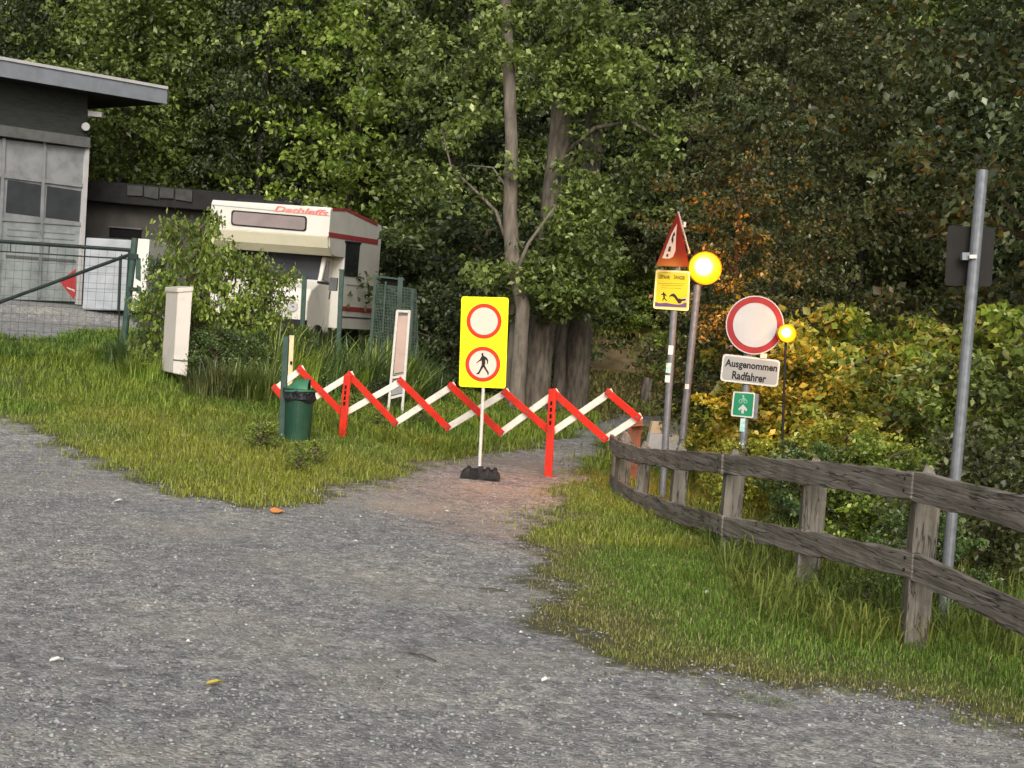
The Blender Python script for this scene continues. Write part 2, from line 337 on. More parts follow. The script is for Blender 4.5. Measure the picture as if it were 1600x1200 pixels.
# ------------------------------------------------------------------ materials
M = dict(
 wood=mk('weathered_wood', (.215, .19, .155), (.10, .087, .072), scale=3, rough=.9, bump=.6, stretch=(9, 9, .9), bscale=6, dirt=(.06, .065, .035), dirtscale=3.5, crack=1.6),
 rail=mk('weathered_rail', (.235, .205, .172), (.115, .098, .082), scale=1.6, rough=.9, bump=.6, stretch=(1.8, 1.0, 16), bscale=4, dirt=(.07, .065, .04), dirtscale=3, crack=.8),
 lampwood=mk('wood_lamp_tint', (.33, .13, .07), (.16, .075, .045), scale=8, rough=.85, bump=.5, dirt=(.06, .04, .03)),  # weathered wood with the amber lamp's orange put into the colour
 red=mk('red_paint', (.72, .035, .018), (.6, .028, .014), scale=6, rough=.42, dirt=(.28, .05, .035), dirtscale=5),
 white=mk('white_paint', (.62, .595, .54), (.55, .53, .48), scale=5, rough=.5, dirt=(.34, .31, .25), dirtscale=5),
 galv=mk('galvanised_steel', (.20, .21, .22), (.14, .15, .16), scale=22, rough=.5, metal=.35, dirt=(.17, .17, .165), dirtscale=6),
 barwhite=mk('barrier_white', (.88, .82, .70), (.8, .74, .62), scale=5, rough=.5, dirt=(.5, .45, .36), dirtscale=5),
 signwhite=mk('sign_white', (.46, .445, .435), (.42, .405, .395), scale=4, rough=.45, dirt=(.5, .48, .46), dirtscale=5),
 signcream=mk('sign_cream', (.70, .56, .455), (.68, .54, .44), scale=4, rough=.5),
 signyellow=mk('fluorescent_yellow', (.97, .97, .004), (.93, .93, .004), scale=2, rough=.5),
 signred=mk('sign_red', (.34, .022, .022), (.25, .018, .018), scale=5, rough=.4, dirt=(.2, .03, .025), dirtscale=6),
 tridark=mk('triangle_red', (.17, .014, .012), (.13, .012, .01), scale=5, rough=.4, dirt=(.1, .02, .015), dirtscale=6),
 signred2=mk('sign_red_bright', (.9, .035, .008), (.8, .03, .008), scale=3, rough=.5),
 infoyellow=mk('info_yellow', (.6, .5, .012), (.54, .44, .012), scale=4, rough=.45),
 infoborder=mk('info_border', (.85, .78, .3), (.75, .68, .25), scale=5, rough=.45),
 black=mk('black_print', (.012, .011, .012), (.02, .018, .018), scale=5, rough=.6),
 purple=mk('purple_print', (.12, .07, .2), (.08, .05, .16), scale=5, rough=.6),
 signgreen=mk('sign_green', (.015, .21, .095), (.012, .17, .08), scale=5, rough=.45),
 faint=mk('faint_white', (.30, .42, .36), (.2, .35, .28), scale=60, rough=.5),
 rubber=mk('black_rubber', (.028, .026, .025), (.015, .014, .014), scale=12, rough=.8, bump=.3, dirt=(.07, .065, .06), dirtscale=5),
 bin=mk('green_bin', (.017, .062, .034), (.012, .045, .027), scale=3, rough=.45, dirt=(.05, .09, .05), dirtscale=4),
 binlid=mk('green_lid', (.045, .17, .09), (.035, .13, .07), scale=5, rough=.45),
 bag=mk('black_bag', (.02, .022, .026), (.01, .011, .014), scale=18, rough=.28, bump=1, bscale=26),
 postgreen=mk('green_post', (.045, .085, .065), (.03, .06, .048), scale=9, rough=.6, dirt=(.1, .1, .08)),
 gate=mk('gate_green', (.022, .034, .03), (.014, .02, .018), scale=9, rough=.55),
 creamy=mk('cream_post', (.72, .58, .34), (.5, .4, .22), scale=9, rough=.6),
 cabin=mk('cabinet_white', (.60, .555, .49), (.5, .46, .41), scale=3, rough=.55, dirt=(.42, .36, .3), dirtscale=3),
 panel=mk('faded_panel', (.5, .38, .32), (.4, .29, .24), scale=3, rough=.6, dirt=(.42, .28, .2), dirtscale=3),
 shell=mk('camper_white', (.66, .635, .57), (.6, .58, .51), scale=2, rough=.38, dirt=(.55, .52, .42), dirtscale=1.6),
 shell2=mk('camper_cream', (.60, .56, .41), (.54, .5, .36), scale=2, rough=.42, dirt=(.5, .45, .32), dirtscale=2),
 stripe=mk('camper_stripe', (.36, .06, .06), (.3, .05, .05), scale=4, rough=.45),
 pink=mk('faded_red', (.66, .17, .14), (.72, .3, .26), scale=9, rough=.5),
 glass=mk('dark_glass', (.03, .032, .036), (.02, .02, .024), scale=2, rough=.12, spec=.7),
 blind=mk('window_blind', (.27, .22, .21), (.22, .18, .17), scale=3, rough=.3),
 trim=mk('dark_trim', (.02, .017, .017), (.012, .011, .011), scale=4, rough=.5),
 cladding=mk('dark_cladding', (.042, .045, .04), (.028, .03, .027), scale=4, rough=.85, bump=.3, stretch=(1, 1, 6)),
 fascia=mk('grey_fascia', (.21, .225, .25), (.17, .185, .2), scale=3, rough=.55, dirt=(.16, .17, .17)),
 ledge=mk('ledge_grey', (.12, .12, .115), (.09, .09, .085), scale=5, rough=.8),
 door=mk('grey_door', (.27, .275, .275), (.20, .205, .21), scale=2.5, rough=.6, dirt=(.11, .12, .115), dirtscale=2),
 doorlow=mk('pale_door', (.30, .325, .315), (.22, .245, .24), scale=2.5, rough=.6, dirt=(.12, .13, .12), dirtscale=2),
 pane=mk('dim_glass', (.05, .053, .058), (.035, .037, .042), scale=2.5, rough=.2, spec=.6),
 trailer=mk('trailer_white', (.36, .38, .40), (.28, .3, .32), scale=3, rough=.5, dirt=(.25, .26, .26), dirtscale=2),
 plaster=mk('grey_plaster', (.075, .07, .062), (.055, .05, .045), scale=3, rough=.9, bump=.2),
 darkroof=mk('dark_roof', (.02, .019, .018), (.013, .012, .012), scale=6, rough=.8, bump=.4),
 roofsheet=mk('roof_sheet', (.06, .06, .055), (.04, .04, .036), scale=6, rough=.8),
 signback=mk('dark_sign_back', (.020, .017, .014), (.014, .012, .010), scale=6, rough=.7),
 concrete=mk('pale_concrete', (.72, .68, .65), (.6, .57, .54), scale=9, rough=.85, bump=.3),
 sheet=mk('cream_lit_sheet', (.85, .62, .40), (.75, .54, .34), scale=5, rough=.8),  # pale sheet tinted cream, lamp glow put into the colour
 lampshell=mk('amber_housing', (.75, .38, .02), (.65, .32, .015), scale=5, rough=.4),
 barkdark=mk('dark_bark', (.06, .052, .04), (.03, .026, .02), scale=5, rough=.95, bump=.8),
 bark=mk('bark', (.18, .15, .118), (.07, .058, .046), scale=7, rough=.95, bump=1, stretch=(2.2, 2.2, .45), bscale=9, detail=8, dirt=(.04, .05, .03), dirtscale=2),
 barkpale=mk('pale_bark', (.20, .17, .135), (.10, .083, .065), scale=6, rough=.95, bump=.9, stretch=(2.2, 2.2, .4), bscale=10, detail=8, dirt=(.06, .06, .045), dirtscale=2.5),
 twig=mk('twig', (.10, .08, .055), (.06, .05, .035), scale=12, rough=.9),
 fencegreen=mk('dull_green_mesh', (.06, .09, .07), (.04, .06, .048), scale=5, rough=.7),
 dark=mk('dark_hole', (.006, .006, .006), (.004, .004, .004), scale=4, rough=.9),
 leafy=mk('dry_leaf', (.5, .38, .06), (.4, .3, .05), scale=9, rough=.7),
 paper=mk('litter_paper', (.75, .73, .68), (.65, .62, .56), scale=9, rough=.7),
 orangep=mk('orange_piece', (.85, .32, .10), (.75, .28, .08), scale=14, rough=.7),
 sticker=mk('sticker_white', (.7, .7, .66), (.6, .6, .56), scale=30, rough=.5),
 teal=mk('sticker_teal', (.25, .5, .45), (.55, .65, .6), scale=30, rough=.5),
 bulb=emat('lamp_core', (1, .82, .42), 14), lens=emat('amber_lens', (1, .50, .004), 1),
)
LM = dict(
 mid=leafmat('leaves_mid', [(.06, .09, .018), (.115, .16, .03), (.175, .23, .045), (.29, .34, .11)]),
 dark=leafmat('leaves_dark_shade', [(.026, .040, .012), (.046, .068, .02), (.072, .10, .03), (.14, .17, .07)]),  # shade between crowns put into this and the olive colour
 light=leafmat('leaves_light', [(.09, .15, .022), (.19, .28, .038), (.29, .39, .055), (.45, .52, .13)], tr=.42),
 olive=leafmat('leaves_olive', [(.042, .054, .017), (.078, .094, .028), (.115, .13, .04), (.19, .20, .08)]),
 yellow=leafmat('leaves_yellow', [(.13, .18, .022), (.27, .33, .035), (.42, .46, .05), (.62, .60, .10)], tr=.42),
 orange=leafmat('leaves_orange', [(.18, .13, .02), (.30, .20, .03), (.24, .22, .035), (.42, .28, .045)]),
 straw=leafmat('leaves_straw', [(.12, .11, .045), (.20, .19, .07), (.28, .26, .10), (.42, .38, .2)]),
 nettle=leafmat('leaves_weed', [(.055, .10, .028), (.09, .155, .04), (.13, .20, .055), (.2, .26, .10)]),
)

def _lens():
    n = M['lens'].node_tree.nodes; l = M['lens'].node_tree.links; b = n['Principled BSDF']; a = n.new('ShaderNodeAttribute'); a.attribute_name = 'rad'
    rp = n.new('ShaderNodeValToRGB'); e = rp.color_ramp.elements; [e.new(.5) for _ in range(3)]
    for i, (p_, c) in enumerate([(0, (1, .86, .6)), (.4, (1, .8, .28)), (.62, (1, .72, .02)), (.84, (1, .50, .003)), (1, (1, .24, .002))]): e[i].position = p_; e[i].color = (*c, 1)
    r2 = n.new('ShaderNodeMapRange'); r2.inputs[1].default_value = .3; r2.inputs[2].default_value = .95; r2.inputs[3].default_value = 5; r2.inputs[4].default_value = 1.0
    l.new(a.outputs['Fac'], rp.inputs[0]); l.new(a.outputs['Fac'], r2.inputs[0]); l.new(rp.outputs[0], b.inputs['Emission Color']); l.new(r2.outputs[0], b.inputs['Emission Strength'])
_lens()
# ------------------------------------------------------------------ foliage
def leaves(C, size, outward, droop=.3, aspect=.66, flat=.95):
    """rhombic folded leaves: C centres, outward direction per leaf"""
    n = len(C); d = outward + rng.normal(0, .7, (n, 3)); d[:, 2] -= droop; d /= np.linalg.norm(d, axis=1, keepdims=True) + 1e-9
    up = rng.normal(0, flat, (n, 3)); up[:, 2] += 1
    s = np.cross(d, up); s /= np.linalg.norm(s, axis=1, keepdims=True) + 1e-9; nn = np.cross(s, d)
    sz = (size * rng.uniform(.6, 1.25, (n, 1)))
    a = C - d * sz * .5; b = C + d * sz * .5; m = C - d * sz * .06
    aspect = aspect * rng.uniform(.6, 1.2, (n, 1)); l_ = m + s * sz * aspect * .5 + nn * sz * .12; r_ = m - s * sz * aspect * .5 + nn * sz * .12
    V = np.stack([a, l_, b, r_], 1).reshape(-1, 3); k = np.arange(n)[:, None] * 4
    return V, np.concatenate([k + [0, 3, 2], k + [0, 2, 1]], 0)
def crown(name, R_, z0, z1, nb, nc, nl, size, cr=.38, droop=.25, base_z=None, inner=.35, up=.25, shape=.5):
    """boughs radiating from the stem carry twig clumps; returns (mesh, bough polylines)"""
    Cs = []; Os = []; limbs = []
    for i in range(nb):
        t = (i + rng.uniform(0, 1)) / nb; z = z0 + (z1 - z0) * t; az = i * 2.399 + rng.uniform(-.4, .4)
        prof = math.sin(math.pi * min(1, max(0.0, (t * .8 + .16)))) ** shape
        Lb = R_ * prof * rng.uniform(.65, 1.1); zs = max(z - Lb * .45, (base_z if base_z is not None else z0 * .6)); p0 = np.array([0, 0, zs])
        dr = np.array([math.cos(az), math.sin(az), 0]); pts = []
        for j in range(6):
            q = j / 5; pts.append(p0 + dr * Lb * q + np.array([0, 0, (z - zs) * (1 - (1 - q) ** 1.6) + Lb * up * q - droop * Lb * q * q]))
        pts = np.array(pts); pts[1:5, :2] += rng.normal(0, .05 * Lb, (4, 2)); limbs.append(pts)
        for j in range(nc):
            q = inner + (1 - inner) * rng.uniform(0, 1) ** .7; k = min(int(q * 5), 4); f = q * 5 - k; c = pts[k] * (1 - f) + pts[k + 1] * f
            sp = .32 * Lb * (.3 + q * .5); c = c + rng.normal(0, 1, 3) * np.array([sp, sp, sp * .45]) * .6; rad = cr * rng.uniform(.55, 1.3); m = int(nl * rng.uniform(.5, 1.3))
            o = rng.normal(0, 1, (m, 3)); o /= np.linalg.norm(o, axis=1, keepdims=True); o *= rng.uniform(.3, 1, (m, 1)) ** .5; o[:, 2] *= .6
            Cs.append(c + o * rad); Os.append(o * .8 + dr * .5)
    C = np.concatenate(Cs); O = np.concatenate(Os); V, Fc = leaves(C, size, O, droop)
    return rawmesh(name, V, Fc, LM['mid']), limbs
def trunkmesh(name, h, r0, limbs, m, bend=.25, r1=.05, n=9, lr=.028, maxl=16):
    mb = MB(); k = 8; pts = [Vector((math.sin(i * 1.3) * bend * i / k * .4, math.cos(i * .9) * bend * i / k * .3 - bend * .3 * i / k * 0, -.4 + (h + .4) * i / k)) for i in range(k + 1)]
    mb.tube(pts, [r0 * 1.35] + [r0 + (r1 - r0) * (i / k) for i in range(1, k + 1)], n, rough=.06)
    for lb in limbs[:: max(1, len(limbs) // maxl)]:
        mb.tube([tuple(p) for p in lb], [lr * (1 - .8 * i / 5) for i in range(6)], 4, caps=False)
    me = bpy.data.meshes.new(name); me.from_pydata([tuple(v) for v in mb.v], [], mb.f); me.update(); me.polygons.foreach_set('use_smooth', [True] * len(me.polygons)); me.materials.append(m)
    return me
PROTO = {}
def proto(key, h, r0, m, **kw):
    cm, lb = crown('crown_' + key, **kw); PROTO[key] = (trunkmesh('trunk_' + key, h, r0, lb, m), cm)
proto('broad', 9, .10, M['barkdark'], R_=3.3, z0=2.0, z1=11.5, nb=66, nc=14, nl=34, size=.16, cr=.44, inner=.12)
proto('airy', 10, .09, M['barkdark'], R_=3.0, z0=2.6, z1=12, nb=54, nc=13, nl=30, size=.15, cr=.38, droop=.4, inner=.12)
proto('dense', 8, .10, M['barkdark'], R_=3.0, z0=.8, z1=10, nb=76, nc=14, nl=34, size=.155, cr=.44, droop=.55, shape=.35, inner=.1)
proto('fir', 12, .10, M['barkdark'], R_=2.6, z0=1.0, z1=13, nb=90, nc=10, nl=40, size=.125, cr=.3, droop=.9, up=0, inner=.2, shape=.8)
proto('big', 9, .10, M['barkdark'], R_=2.4, z0=1.6, z1=8, nb=56, nc=11, nl=30, size=.09, cr=.34, droop=.4)
proto('bush', .8, .03, M['twig'], R_=1.0, z0=.15, z1=1.55, nb=30, nc=8, nl=24, size=.075, cr=.2, up=.2, base_z=.0, inner=.3, shape=.4)
proto('shrub', 1.2, .04, M['twig'], R_=1.15, z0=.1, z1=2.1, nb=34, nc=9, nl=24, size=.10, cr=.22, up=.1, base_z=.0, inner=.3, shape=.35, droop=.15)
def blade_clump(n=620, rad=.42, h0=.25, h1=.8, wd=.0075):
    a = rng.uniform(0, 6.283, n); q = rad * rng.uniform(0, 1, n) ** .6; x = np.cos(a) * q; y = np.sin(a) * q; h = rng.uniform(h0, h1, n) * (1.1 - .5 * q / rad)
    az = a + rng.normal(0, .9, n); ln = rng.uniform(.1, .75, n); dx = np.cos(az) * ln * h; dy = np.sin(az) * ln * h; S = np.stack([-np.sin(az) * wd, np.cos(az) * wd, 0 * x], 1)
    p = [np.stack([x + dx * t ** 1.8, y + dy * t ** 1.8, h * (t - .28 * ln * t * t)], 1) for t in (0, .4, .75, 1)]
    V = np.stack([p[0] - S, p[0] + S, p[1] + S, p[1] - S, p[2] + S * .7, p[2] - S * .7, p[3]], 1).reshape(-1, 3); k = np.arange(n)[:, None] * 7
    return V, np.concatenate([k + [0, 1, 2], k + [0, 2, 3], k + [3, 2, 4], k + [3, 4, 5], k + [5, 4, 6]], 0)
_V, _F = blade_clump(); PROTO['grassy'] = (trunkmesh('trunk_grassy', .5, .006, [], M['twig'], r1=.003), rawmesh('crown_grassy', _V, _F, LM['mid']))
proto('weeds', .5, .012, M['twig'], R_=.5, z0=.05, z1=.75, nb=16, nc=6, nl=14, size=.06, cr=.11, up=.3, base_z=0, inner=.1, shape=.4)
def plant(name, key, x, y, s, lm, label, cat, group=None, rz=None, sz=None, crown_name='crown', trunk_name='trunk', dz=0, sxy=None):
    t = thing(name, (x, y, H(x, y) + dz), label, cat, group)
    t.rotation_euler.z = random.uniform(0, 6.28) if rz is None else rz; t.scale = (sxy or s, sxy or s, sz or s)
    a = link(trunk_name, PROTO[key][0], t); c = link(crown_name, PROTO[key][1], t)
    c.material_slots[0].link = 'OBJECT'; c.material_slots[0].material = LM[lm]
    return t
def XY(px, d): q = P(px, 550, d); return q.x, q.y

# named trees (photo column, depth)
TREES = [
 (40, 44, 'dense', 1.15, 'dark', 'dark leafy tree behind the workshop roof at the far left edge'),
 (170, 41, 'broad', 1.0, 'mid', 'round mid green tree rising right behind the workshop roof end'),
 (300, 43, 'broad', 1.1, 'mid', 'mid green tree above the low dark roofed building'),
 (385, 40, 'fir', 1.0, 'dark', 'dark narrow tree between two lighter crowns above the camper roof'),
 (530, 38, 'airy', 1.1, 'light', 'lighter leafy tree with pale leaves right above the camper'),
 (690, 34.5, 'airy', .95, 'mid', 'leafy tree left of the slender bare trunk'),
 (610, 41, 'dense', 1.0, 'dark', 'dark tree filling the gap behind and right of the camper'),
 (735, 36, 'dense', .95, 'dark', 'dark dense tree behind the yellow closure sign'),
 (960, 44, 'broad', 1.1, 'dark', 'dark leafy tree right of the thick trunks behind the barrier'),
 (1050, 38, 'airy', .9, 'olive', 'olive leafy tree with drooping sprays above the danger triangle'),
 (1120, 40, 'airy', 1.0, 'mid', 'leafy tree with pale leaf clusters above the large amber lamp'),
 (1230, 38, 'dense', 1.05, 'olive', 'olive brown dense tree behind the no entry sign'),
 (1330, 33, 'dense', .9, 'olive', 'olive tree with dark hollows left of the tall grey pole'),
 (1430, 40, 'broad', 1.15, 'mid', 'pale olive tree high up left of the grey pole top'),
 (1540, 35, 'dense', 1.0, 'dark', 'dark tree behind the dark sign back on the tall pole'),
 (1680, 30, 'broad', 1.0, 'dark', 'dark leafy tree at the right edge behind the shrubs'),
 (1205, 18.6, 'airy', .50, 'olive', 'slim olive tree added close behind the small amber lamp to catch orange light'),  # added near the lamps so their orange light tints it
 (1140, 16.3, 'airy', .36, 'dark', 'small tree added so its dark leaves catch the glow of the large amber lamp'),  # added behind the lamp, its lit leaves stand for a halo
]
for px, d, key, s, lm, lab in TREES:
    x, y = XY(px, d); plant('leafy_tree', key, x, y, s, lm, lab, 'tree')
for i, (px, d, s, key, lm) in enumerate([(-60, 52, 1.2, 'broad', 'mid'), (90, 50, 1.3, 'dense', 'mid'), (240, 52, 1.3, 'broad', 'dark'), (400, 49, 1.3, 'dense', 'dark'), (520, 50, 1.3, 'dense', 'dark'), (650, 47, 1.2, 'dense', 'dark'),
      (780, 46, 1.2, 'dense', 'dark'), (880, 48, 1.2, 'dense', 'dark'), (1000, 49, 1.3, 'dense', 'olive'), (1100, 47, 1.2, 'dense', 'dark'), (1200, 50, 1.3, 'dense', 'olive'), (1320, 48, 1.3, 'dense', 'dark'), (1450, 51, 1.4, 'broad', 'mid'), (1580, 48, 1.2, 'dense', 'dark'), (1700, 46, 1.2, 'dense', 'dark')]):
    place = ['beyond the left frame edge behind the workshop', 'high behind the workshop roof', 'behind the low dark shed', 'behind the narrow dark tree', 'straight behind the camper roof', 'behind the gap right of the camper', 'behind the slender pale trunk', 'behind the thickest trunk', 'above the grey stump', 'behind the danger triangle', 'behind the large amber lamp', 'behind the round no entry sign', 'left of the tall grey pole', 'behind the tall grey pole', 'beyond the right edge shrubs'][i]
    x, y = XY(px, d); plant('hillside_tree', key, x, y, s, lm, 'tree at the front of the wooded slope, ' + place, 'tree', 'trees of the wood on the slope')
for i in range(17):
    x = -22 + i * 2.9 + random.uniform(-.8, .8); y = 60 + random.uniform(-3, 3)
    plant('hillside_tree', 'dense', x, y, 1.5, random.choice(['dark', 'olive', 'dark']), 'dense tree of the dark wood on the slope behind the path', 'tree', 'trees of the wood on the slope')
for i in range(12):
    x = -30 + i * 5.2 + random.uniform(-.8, .8); y = 74 + random.uniform(-3, 3)
    plant('hillside_tree', 'broad', x, y, 2.0, random.choice(['mid', 'olive', 'mid']), 'dense tree of the dark wood on the slope behind the path', 'tree', 'trees of the wood on the slope')
# overhanging tree just outside the frame at the right
plant('overhanging_tree', 'big', 5.9, 12.6, 1.0, 'dark', 'near tree at the right edge whose big dark leaves hang into the top corner', 'tree', rz=.4, dz=1.1)
plant('overhanging_tree', 'big', 5.4, 15.5, 1.15, 'dark', 'tree behind the right shrubs with dark hanging leaves left of the pole top', 'tree', rz=2.4, dz=1.5)
# understory shrubs under the trees
for i, (px, d, s, lm, lab) in enumerate([
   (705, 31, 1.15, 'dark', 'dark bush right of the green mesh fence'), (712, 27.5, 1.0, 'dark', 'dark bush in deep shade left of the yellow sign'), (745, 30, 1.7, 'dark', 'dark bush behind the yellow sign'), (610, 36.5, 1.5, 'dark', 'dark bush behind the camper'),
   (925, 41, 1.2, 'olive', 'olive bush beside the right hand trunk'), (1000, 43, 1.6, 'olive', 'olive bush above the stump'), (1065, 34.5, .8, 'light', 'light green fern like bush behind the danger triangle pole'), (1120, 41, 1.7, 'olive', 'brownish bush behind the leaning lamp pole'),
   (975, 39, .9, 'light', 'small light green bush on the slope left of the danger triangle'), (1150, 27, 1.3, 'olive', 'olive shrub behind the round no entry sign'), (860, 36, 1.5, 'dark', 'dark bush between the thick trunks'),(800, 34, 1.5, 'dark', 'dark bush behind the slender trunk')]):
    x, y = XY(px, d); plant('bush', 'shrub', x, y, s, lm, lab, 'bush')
# shrubs behind the wooden fence at the right
for i, (px, d, s, lm, lab) in enumerate([
   (1205, 14.6, .62, 'yellow', 'low yellow green shrub right behind the green arrow sign'), (1275, 14.9, .8, 'yellow', 'yellow green shrub glowing beside the small amber lamp'), (1310, 14.4, .82, 'light', 'bright green shrub between second and third fence post'),
   (1370, 15.8, .98, 'light', 'fresh green shrub with the tallest tips left of the grey pole'), (1425, 13.2, .72, 'light', 'light green shrub behind the fence rail left of the grey pole'), (1468, 14.0, .66, 'orange', 'shrub with brownish orange leaves beside the grey pole'),
   (1530, 12.6, .8, 'mid', 'green shrub right of the grey pole'), (1590, 13.6, 1.0, 'light', 'light green shrub at the right edge of the picture'), (1335, 12.4, .5, 'yellow', 'low yellow tipped shrub close behind the top rail'), (1180, 12.9, .36, 'yellow', 'small yellow plant seen between the rails under the arrow sign'),
   (1475, 9.3, .3, 'nettle', 'dark leafy plant at the foot of the tall grey pole'), (1400, 11.4, .46, 'light', 'low green plant seen between the rails left of the nearest post'), (1560, 10.4, .55, 'olive', 'olive plant seen between the rails at the right edge'), (1290, 11.9, .4, 'nettle', 'low dark green plant between the rails in the middle of the fence'),
   (1140, 17, .55, 'yellow', 'yellow lit shrub behind the leaning posts'), (1620, 16.5, 1.3, 'olive', 'tall olive shrub behind the right edge shrub'), (1490, 17, 1.15, 'olive', 'tall olive shrub in shade behind the dark sign back'), (1262, 15.6, .98, 'light', 'tall shrub with orange lit leaves above the small amber lamp')]):
    x, y = XY(px, d); plant('shrub', 'shrub', x, y, s, lm, lab, 'shrub')
# hedge in front of the camper
for i, (px, d, s, sz, lm, lab) in enumerate([
   (292, 20.3, .78, 1.4, 'light', 'tall bright green bush behind the white cabinet'), (350, 20.6, .68, 1.15, 'light', 'bright green bush in front of the left half of the camper'), (408, 21, .66, 1.1, 'light', 'bright green bush in front of the camper windscreen'),
   (243, 21.3, .36, 1.0, 'nettle', 'leafy bush at the right gate post'), (335, 19.6, .5, .5, 'nettle', 'brownish green bush right of the white cabinet'), (390, 19.6, .5, .5, 'nettle', 'green bush left of the cream stake'), (520, 21.6, .4, .4, 'nettle', 'tangled low bush below the camper door'),
   (580, 22.4, .4, .4, 'nettle', 'low bush left of the faded white frame'), (470, 20.8, .4, .6, 'nettle', 'low bush behind the cream stake'), (600, 20.6, .25, .3, 'dark', 'small dark bush at the foot of the faded white frame')]):
    x, y = XY(px, d); plant('hedge_bush', 'bush', x, y, s, lm, lab, 'bush', sz=sz)
for i, (px, d, s, lab) in enumerate([(415, 15.2, .5, 'dark leafy weed clump left of the litter bin'), (478, 14.7, .34, 'weed clump at the foot of the litter bin'), (505, 14.6, .42, 'weed clump on the bank right of the litter bin'), (425, 15.3, .42, 'weed clump right at the green bin post'),
       (665, 19.2, .4, 'low weeds right of the faded white frame'), (560, 19.2, .5, 'leafy weeds behind the left barrier leg'), (230, 19.6, .6, 'weeds left of the white cabinet'), (600, 18.6, .4, 'leafy weeds under the barrier beside the frame legs'), (480, 14.1, .35, 'low weeds running down the bank below the bin'), (1390, 8.9, .38, 'leafy weed clump left of the nearest fence post'), (1110, 17.5, .6, 'weeds around the far fence posts')]):
    x, y = XY(px, d); plant('weed_clump', 'weeds', x, y, s * .85, 'light' if i not in (4, 9) else 'mid', lab, 'weeds', crown_name='foliage', trunk_name='stem')

for i, (px, d, s, lm) in enumerate([(430, 20.2, 1.5, 'light'), (480, 21.5, 1.6, 'nettle'), (515, 22, 1.5, 'light'), (560, 22.5, 1.7, 'nettle'), (595, 23.4, 1.7, 'light'), (640, 24.2, 1.5, 'nettle'), (335, 18.5, .85, 'olive'), (375, 18.7, .9, 'mid'), (420, 18.8, .9, 'mid'), (150, 21, .5, 'light'), (120, 20.4, .4, 'light'), (200, 20.6, .75, 'nettle'), (225, 19.6, .7, 'light')]):
    x, y = XY(px, d); where = ['under the right end of the hedge', 'at the foot of the left green post', 'between the two green posts', 'at the foot of the right green post', 'below the right rear of the camper', 'in front of the green screen', 'right beside the white cabinet', 'left of the cream stake', 'just behind the cream stake', 'left of the gate end', 'under the middle of the gate', 'at the gate post', 'left of the white cabinet'][i]
    plant('tall_weeds', 'grassy', x, y, s, lm, 'tall light weeds ' + where, 'weeds', crown_name='foliage', trunk_name='stem')
# ------------------------------------------------------------------ the big trunks behind the barrier
def px_tree(name, label, pts, d, rads, m, limbs=(), leaves_at=()):
    ps = [P(a, b, d) for a, b in pts]; base = Vector((ps[0].x, ps[0].y, H(ps[0].x, ps[0].y) - .1)); t = thing(name, base, label, 'tree')
    dense = [base - Vector((0, 0, .3))]; rr = [rads[0] * 1.25]
    for i in range(len(ps) - 1):
        for j in range(4): q = j / 4; dense.append(ps[i].lerp(ps[i + 1], q)); rr.append(rads[i] * (1 - q) + rads[i + 1] * q)
    dense.append(ps[-1]); rr.append(rads[-1]); MB().tube(dense, rr, 14, rough=.07).build('trunk', m, t, smooth=True)
    for lp, lr in limbs:
        q = [P(a, b, d + dd) for a, b, dd in lp]; MB().tube(q, [lr * (1 - .6 * i / (len(q) - 1)) for i in range(len(q))], 7, rough=.05).build('limb', m, t, smooth=True)
    Cs = []; Os = []; leaves_at = list(leaves_at)
    if 'thick' in label or 'rough' in label:
        leaves_at += [(x_ + random.uniform(-25, 25), y_, -random.uniform(.5, 1.2), .42, 8) for y_ in list(range(20, 170, 30)) + list(range(300, 480, 28)) for x_ in (((905,) if y_ < 400 else (865, 905)) if 'thick' in label else (945, 990))]
    for (a, b, dd, rad, cnt) in leaves_at:
        c = np.array(P(a, b, d + dd))
        for k in range(cnt):
            cc = c + rng.normal(0, rad * .55, 3) * np.array([1, 1, .7]); m_ = 34; o = rng.normal(0, 1, (m_, 3)); o /= np.linalg.norm(o, axis=1, keepdims=True); o[:, 2] *= .55
            Cs.append(cc + o * .3 * rng.uniform(.3, 1, (m_, 1))); Os.append(o)
    if Cs:
        V, Fc = leaves(np.concatenate(Cs), .12, np.concatenate(Os), .35); V -= np.array(base); link('crown', rawmesh('crown', V, Fc, LM['mid']), t)
    return t
px_tree('tree', 'slender tree with a pale crooked trunk right of the yellow sign', [(806, 640), (812, 560), (817, 480), (800, 400), (797, 330), (799, 220), (795, 110), (790, 0), (785, -120)], 25, [.15, .13, .12, .125, .12, .11, .10, .09, .07], M['barkpale'],
   limbs=[([(803, 410, 0), (775, 330, .2), (745, 300, .4), (705, 262, .6), (690, 200, .8)], .035), ([(812, 450, 0), (808, 420, -.3), (826, 380, -.3), (868, 322, -.4)], .05), ([(797, 300, 0), (770, 262, .3), (730, 258, .5)], .025)],
   leaves_at=[(800, 90, -.35, .3, 5), (775, 420, -.3, .4, 7), (805, 260, -.3, .2, 2), (835, 430, -.3, .45, 9), (760, 60, .2, .8, 22), (830, 20, 0, .7, 12), (740, 180, .3, .6, 12), (720, 300, .4, .5, 10), (700, 100, .6, .7, 14)])
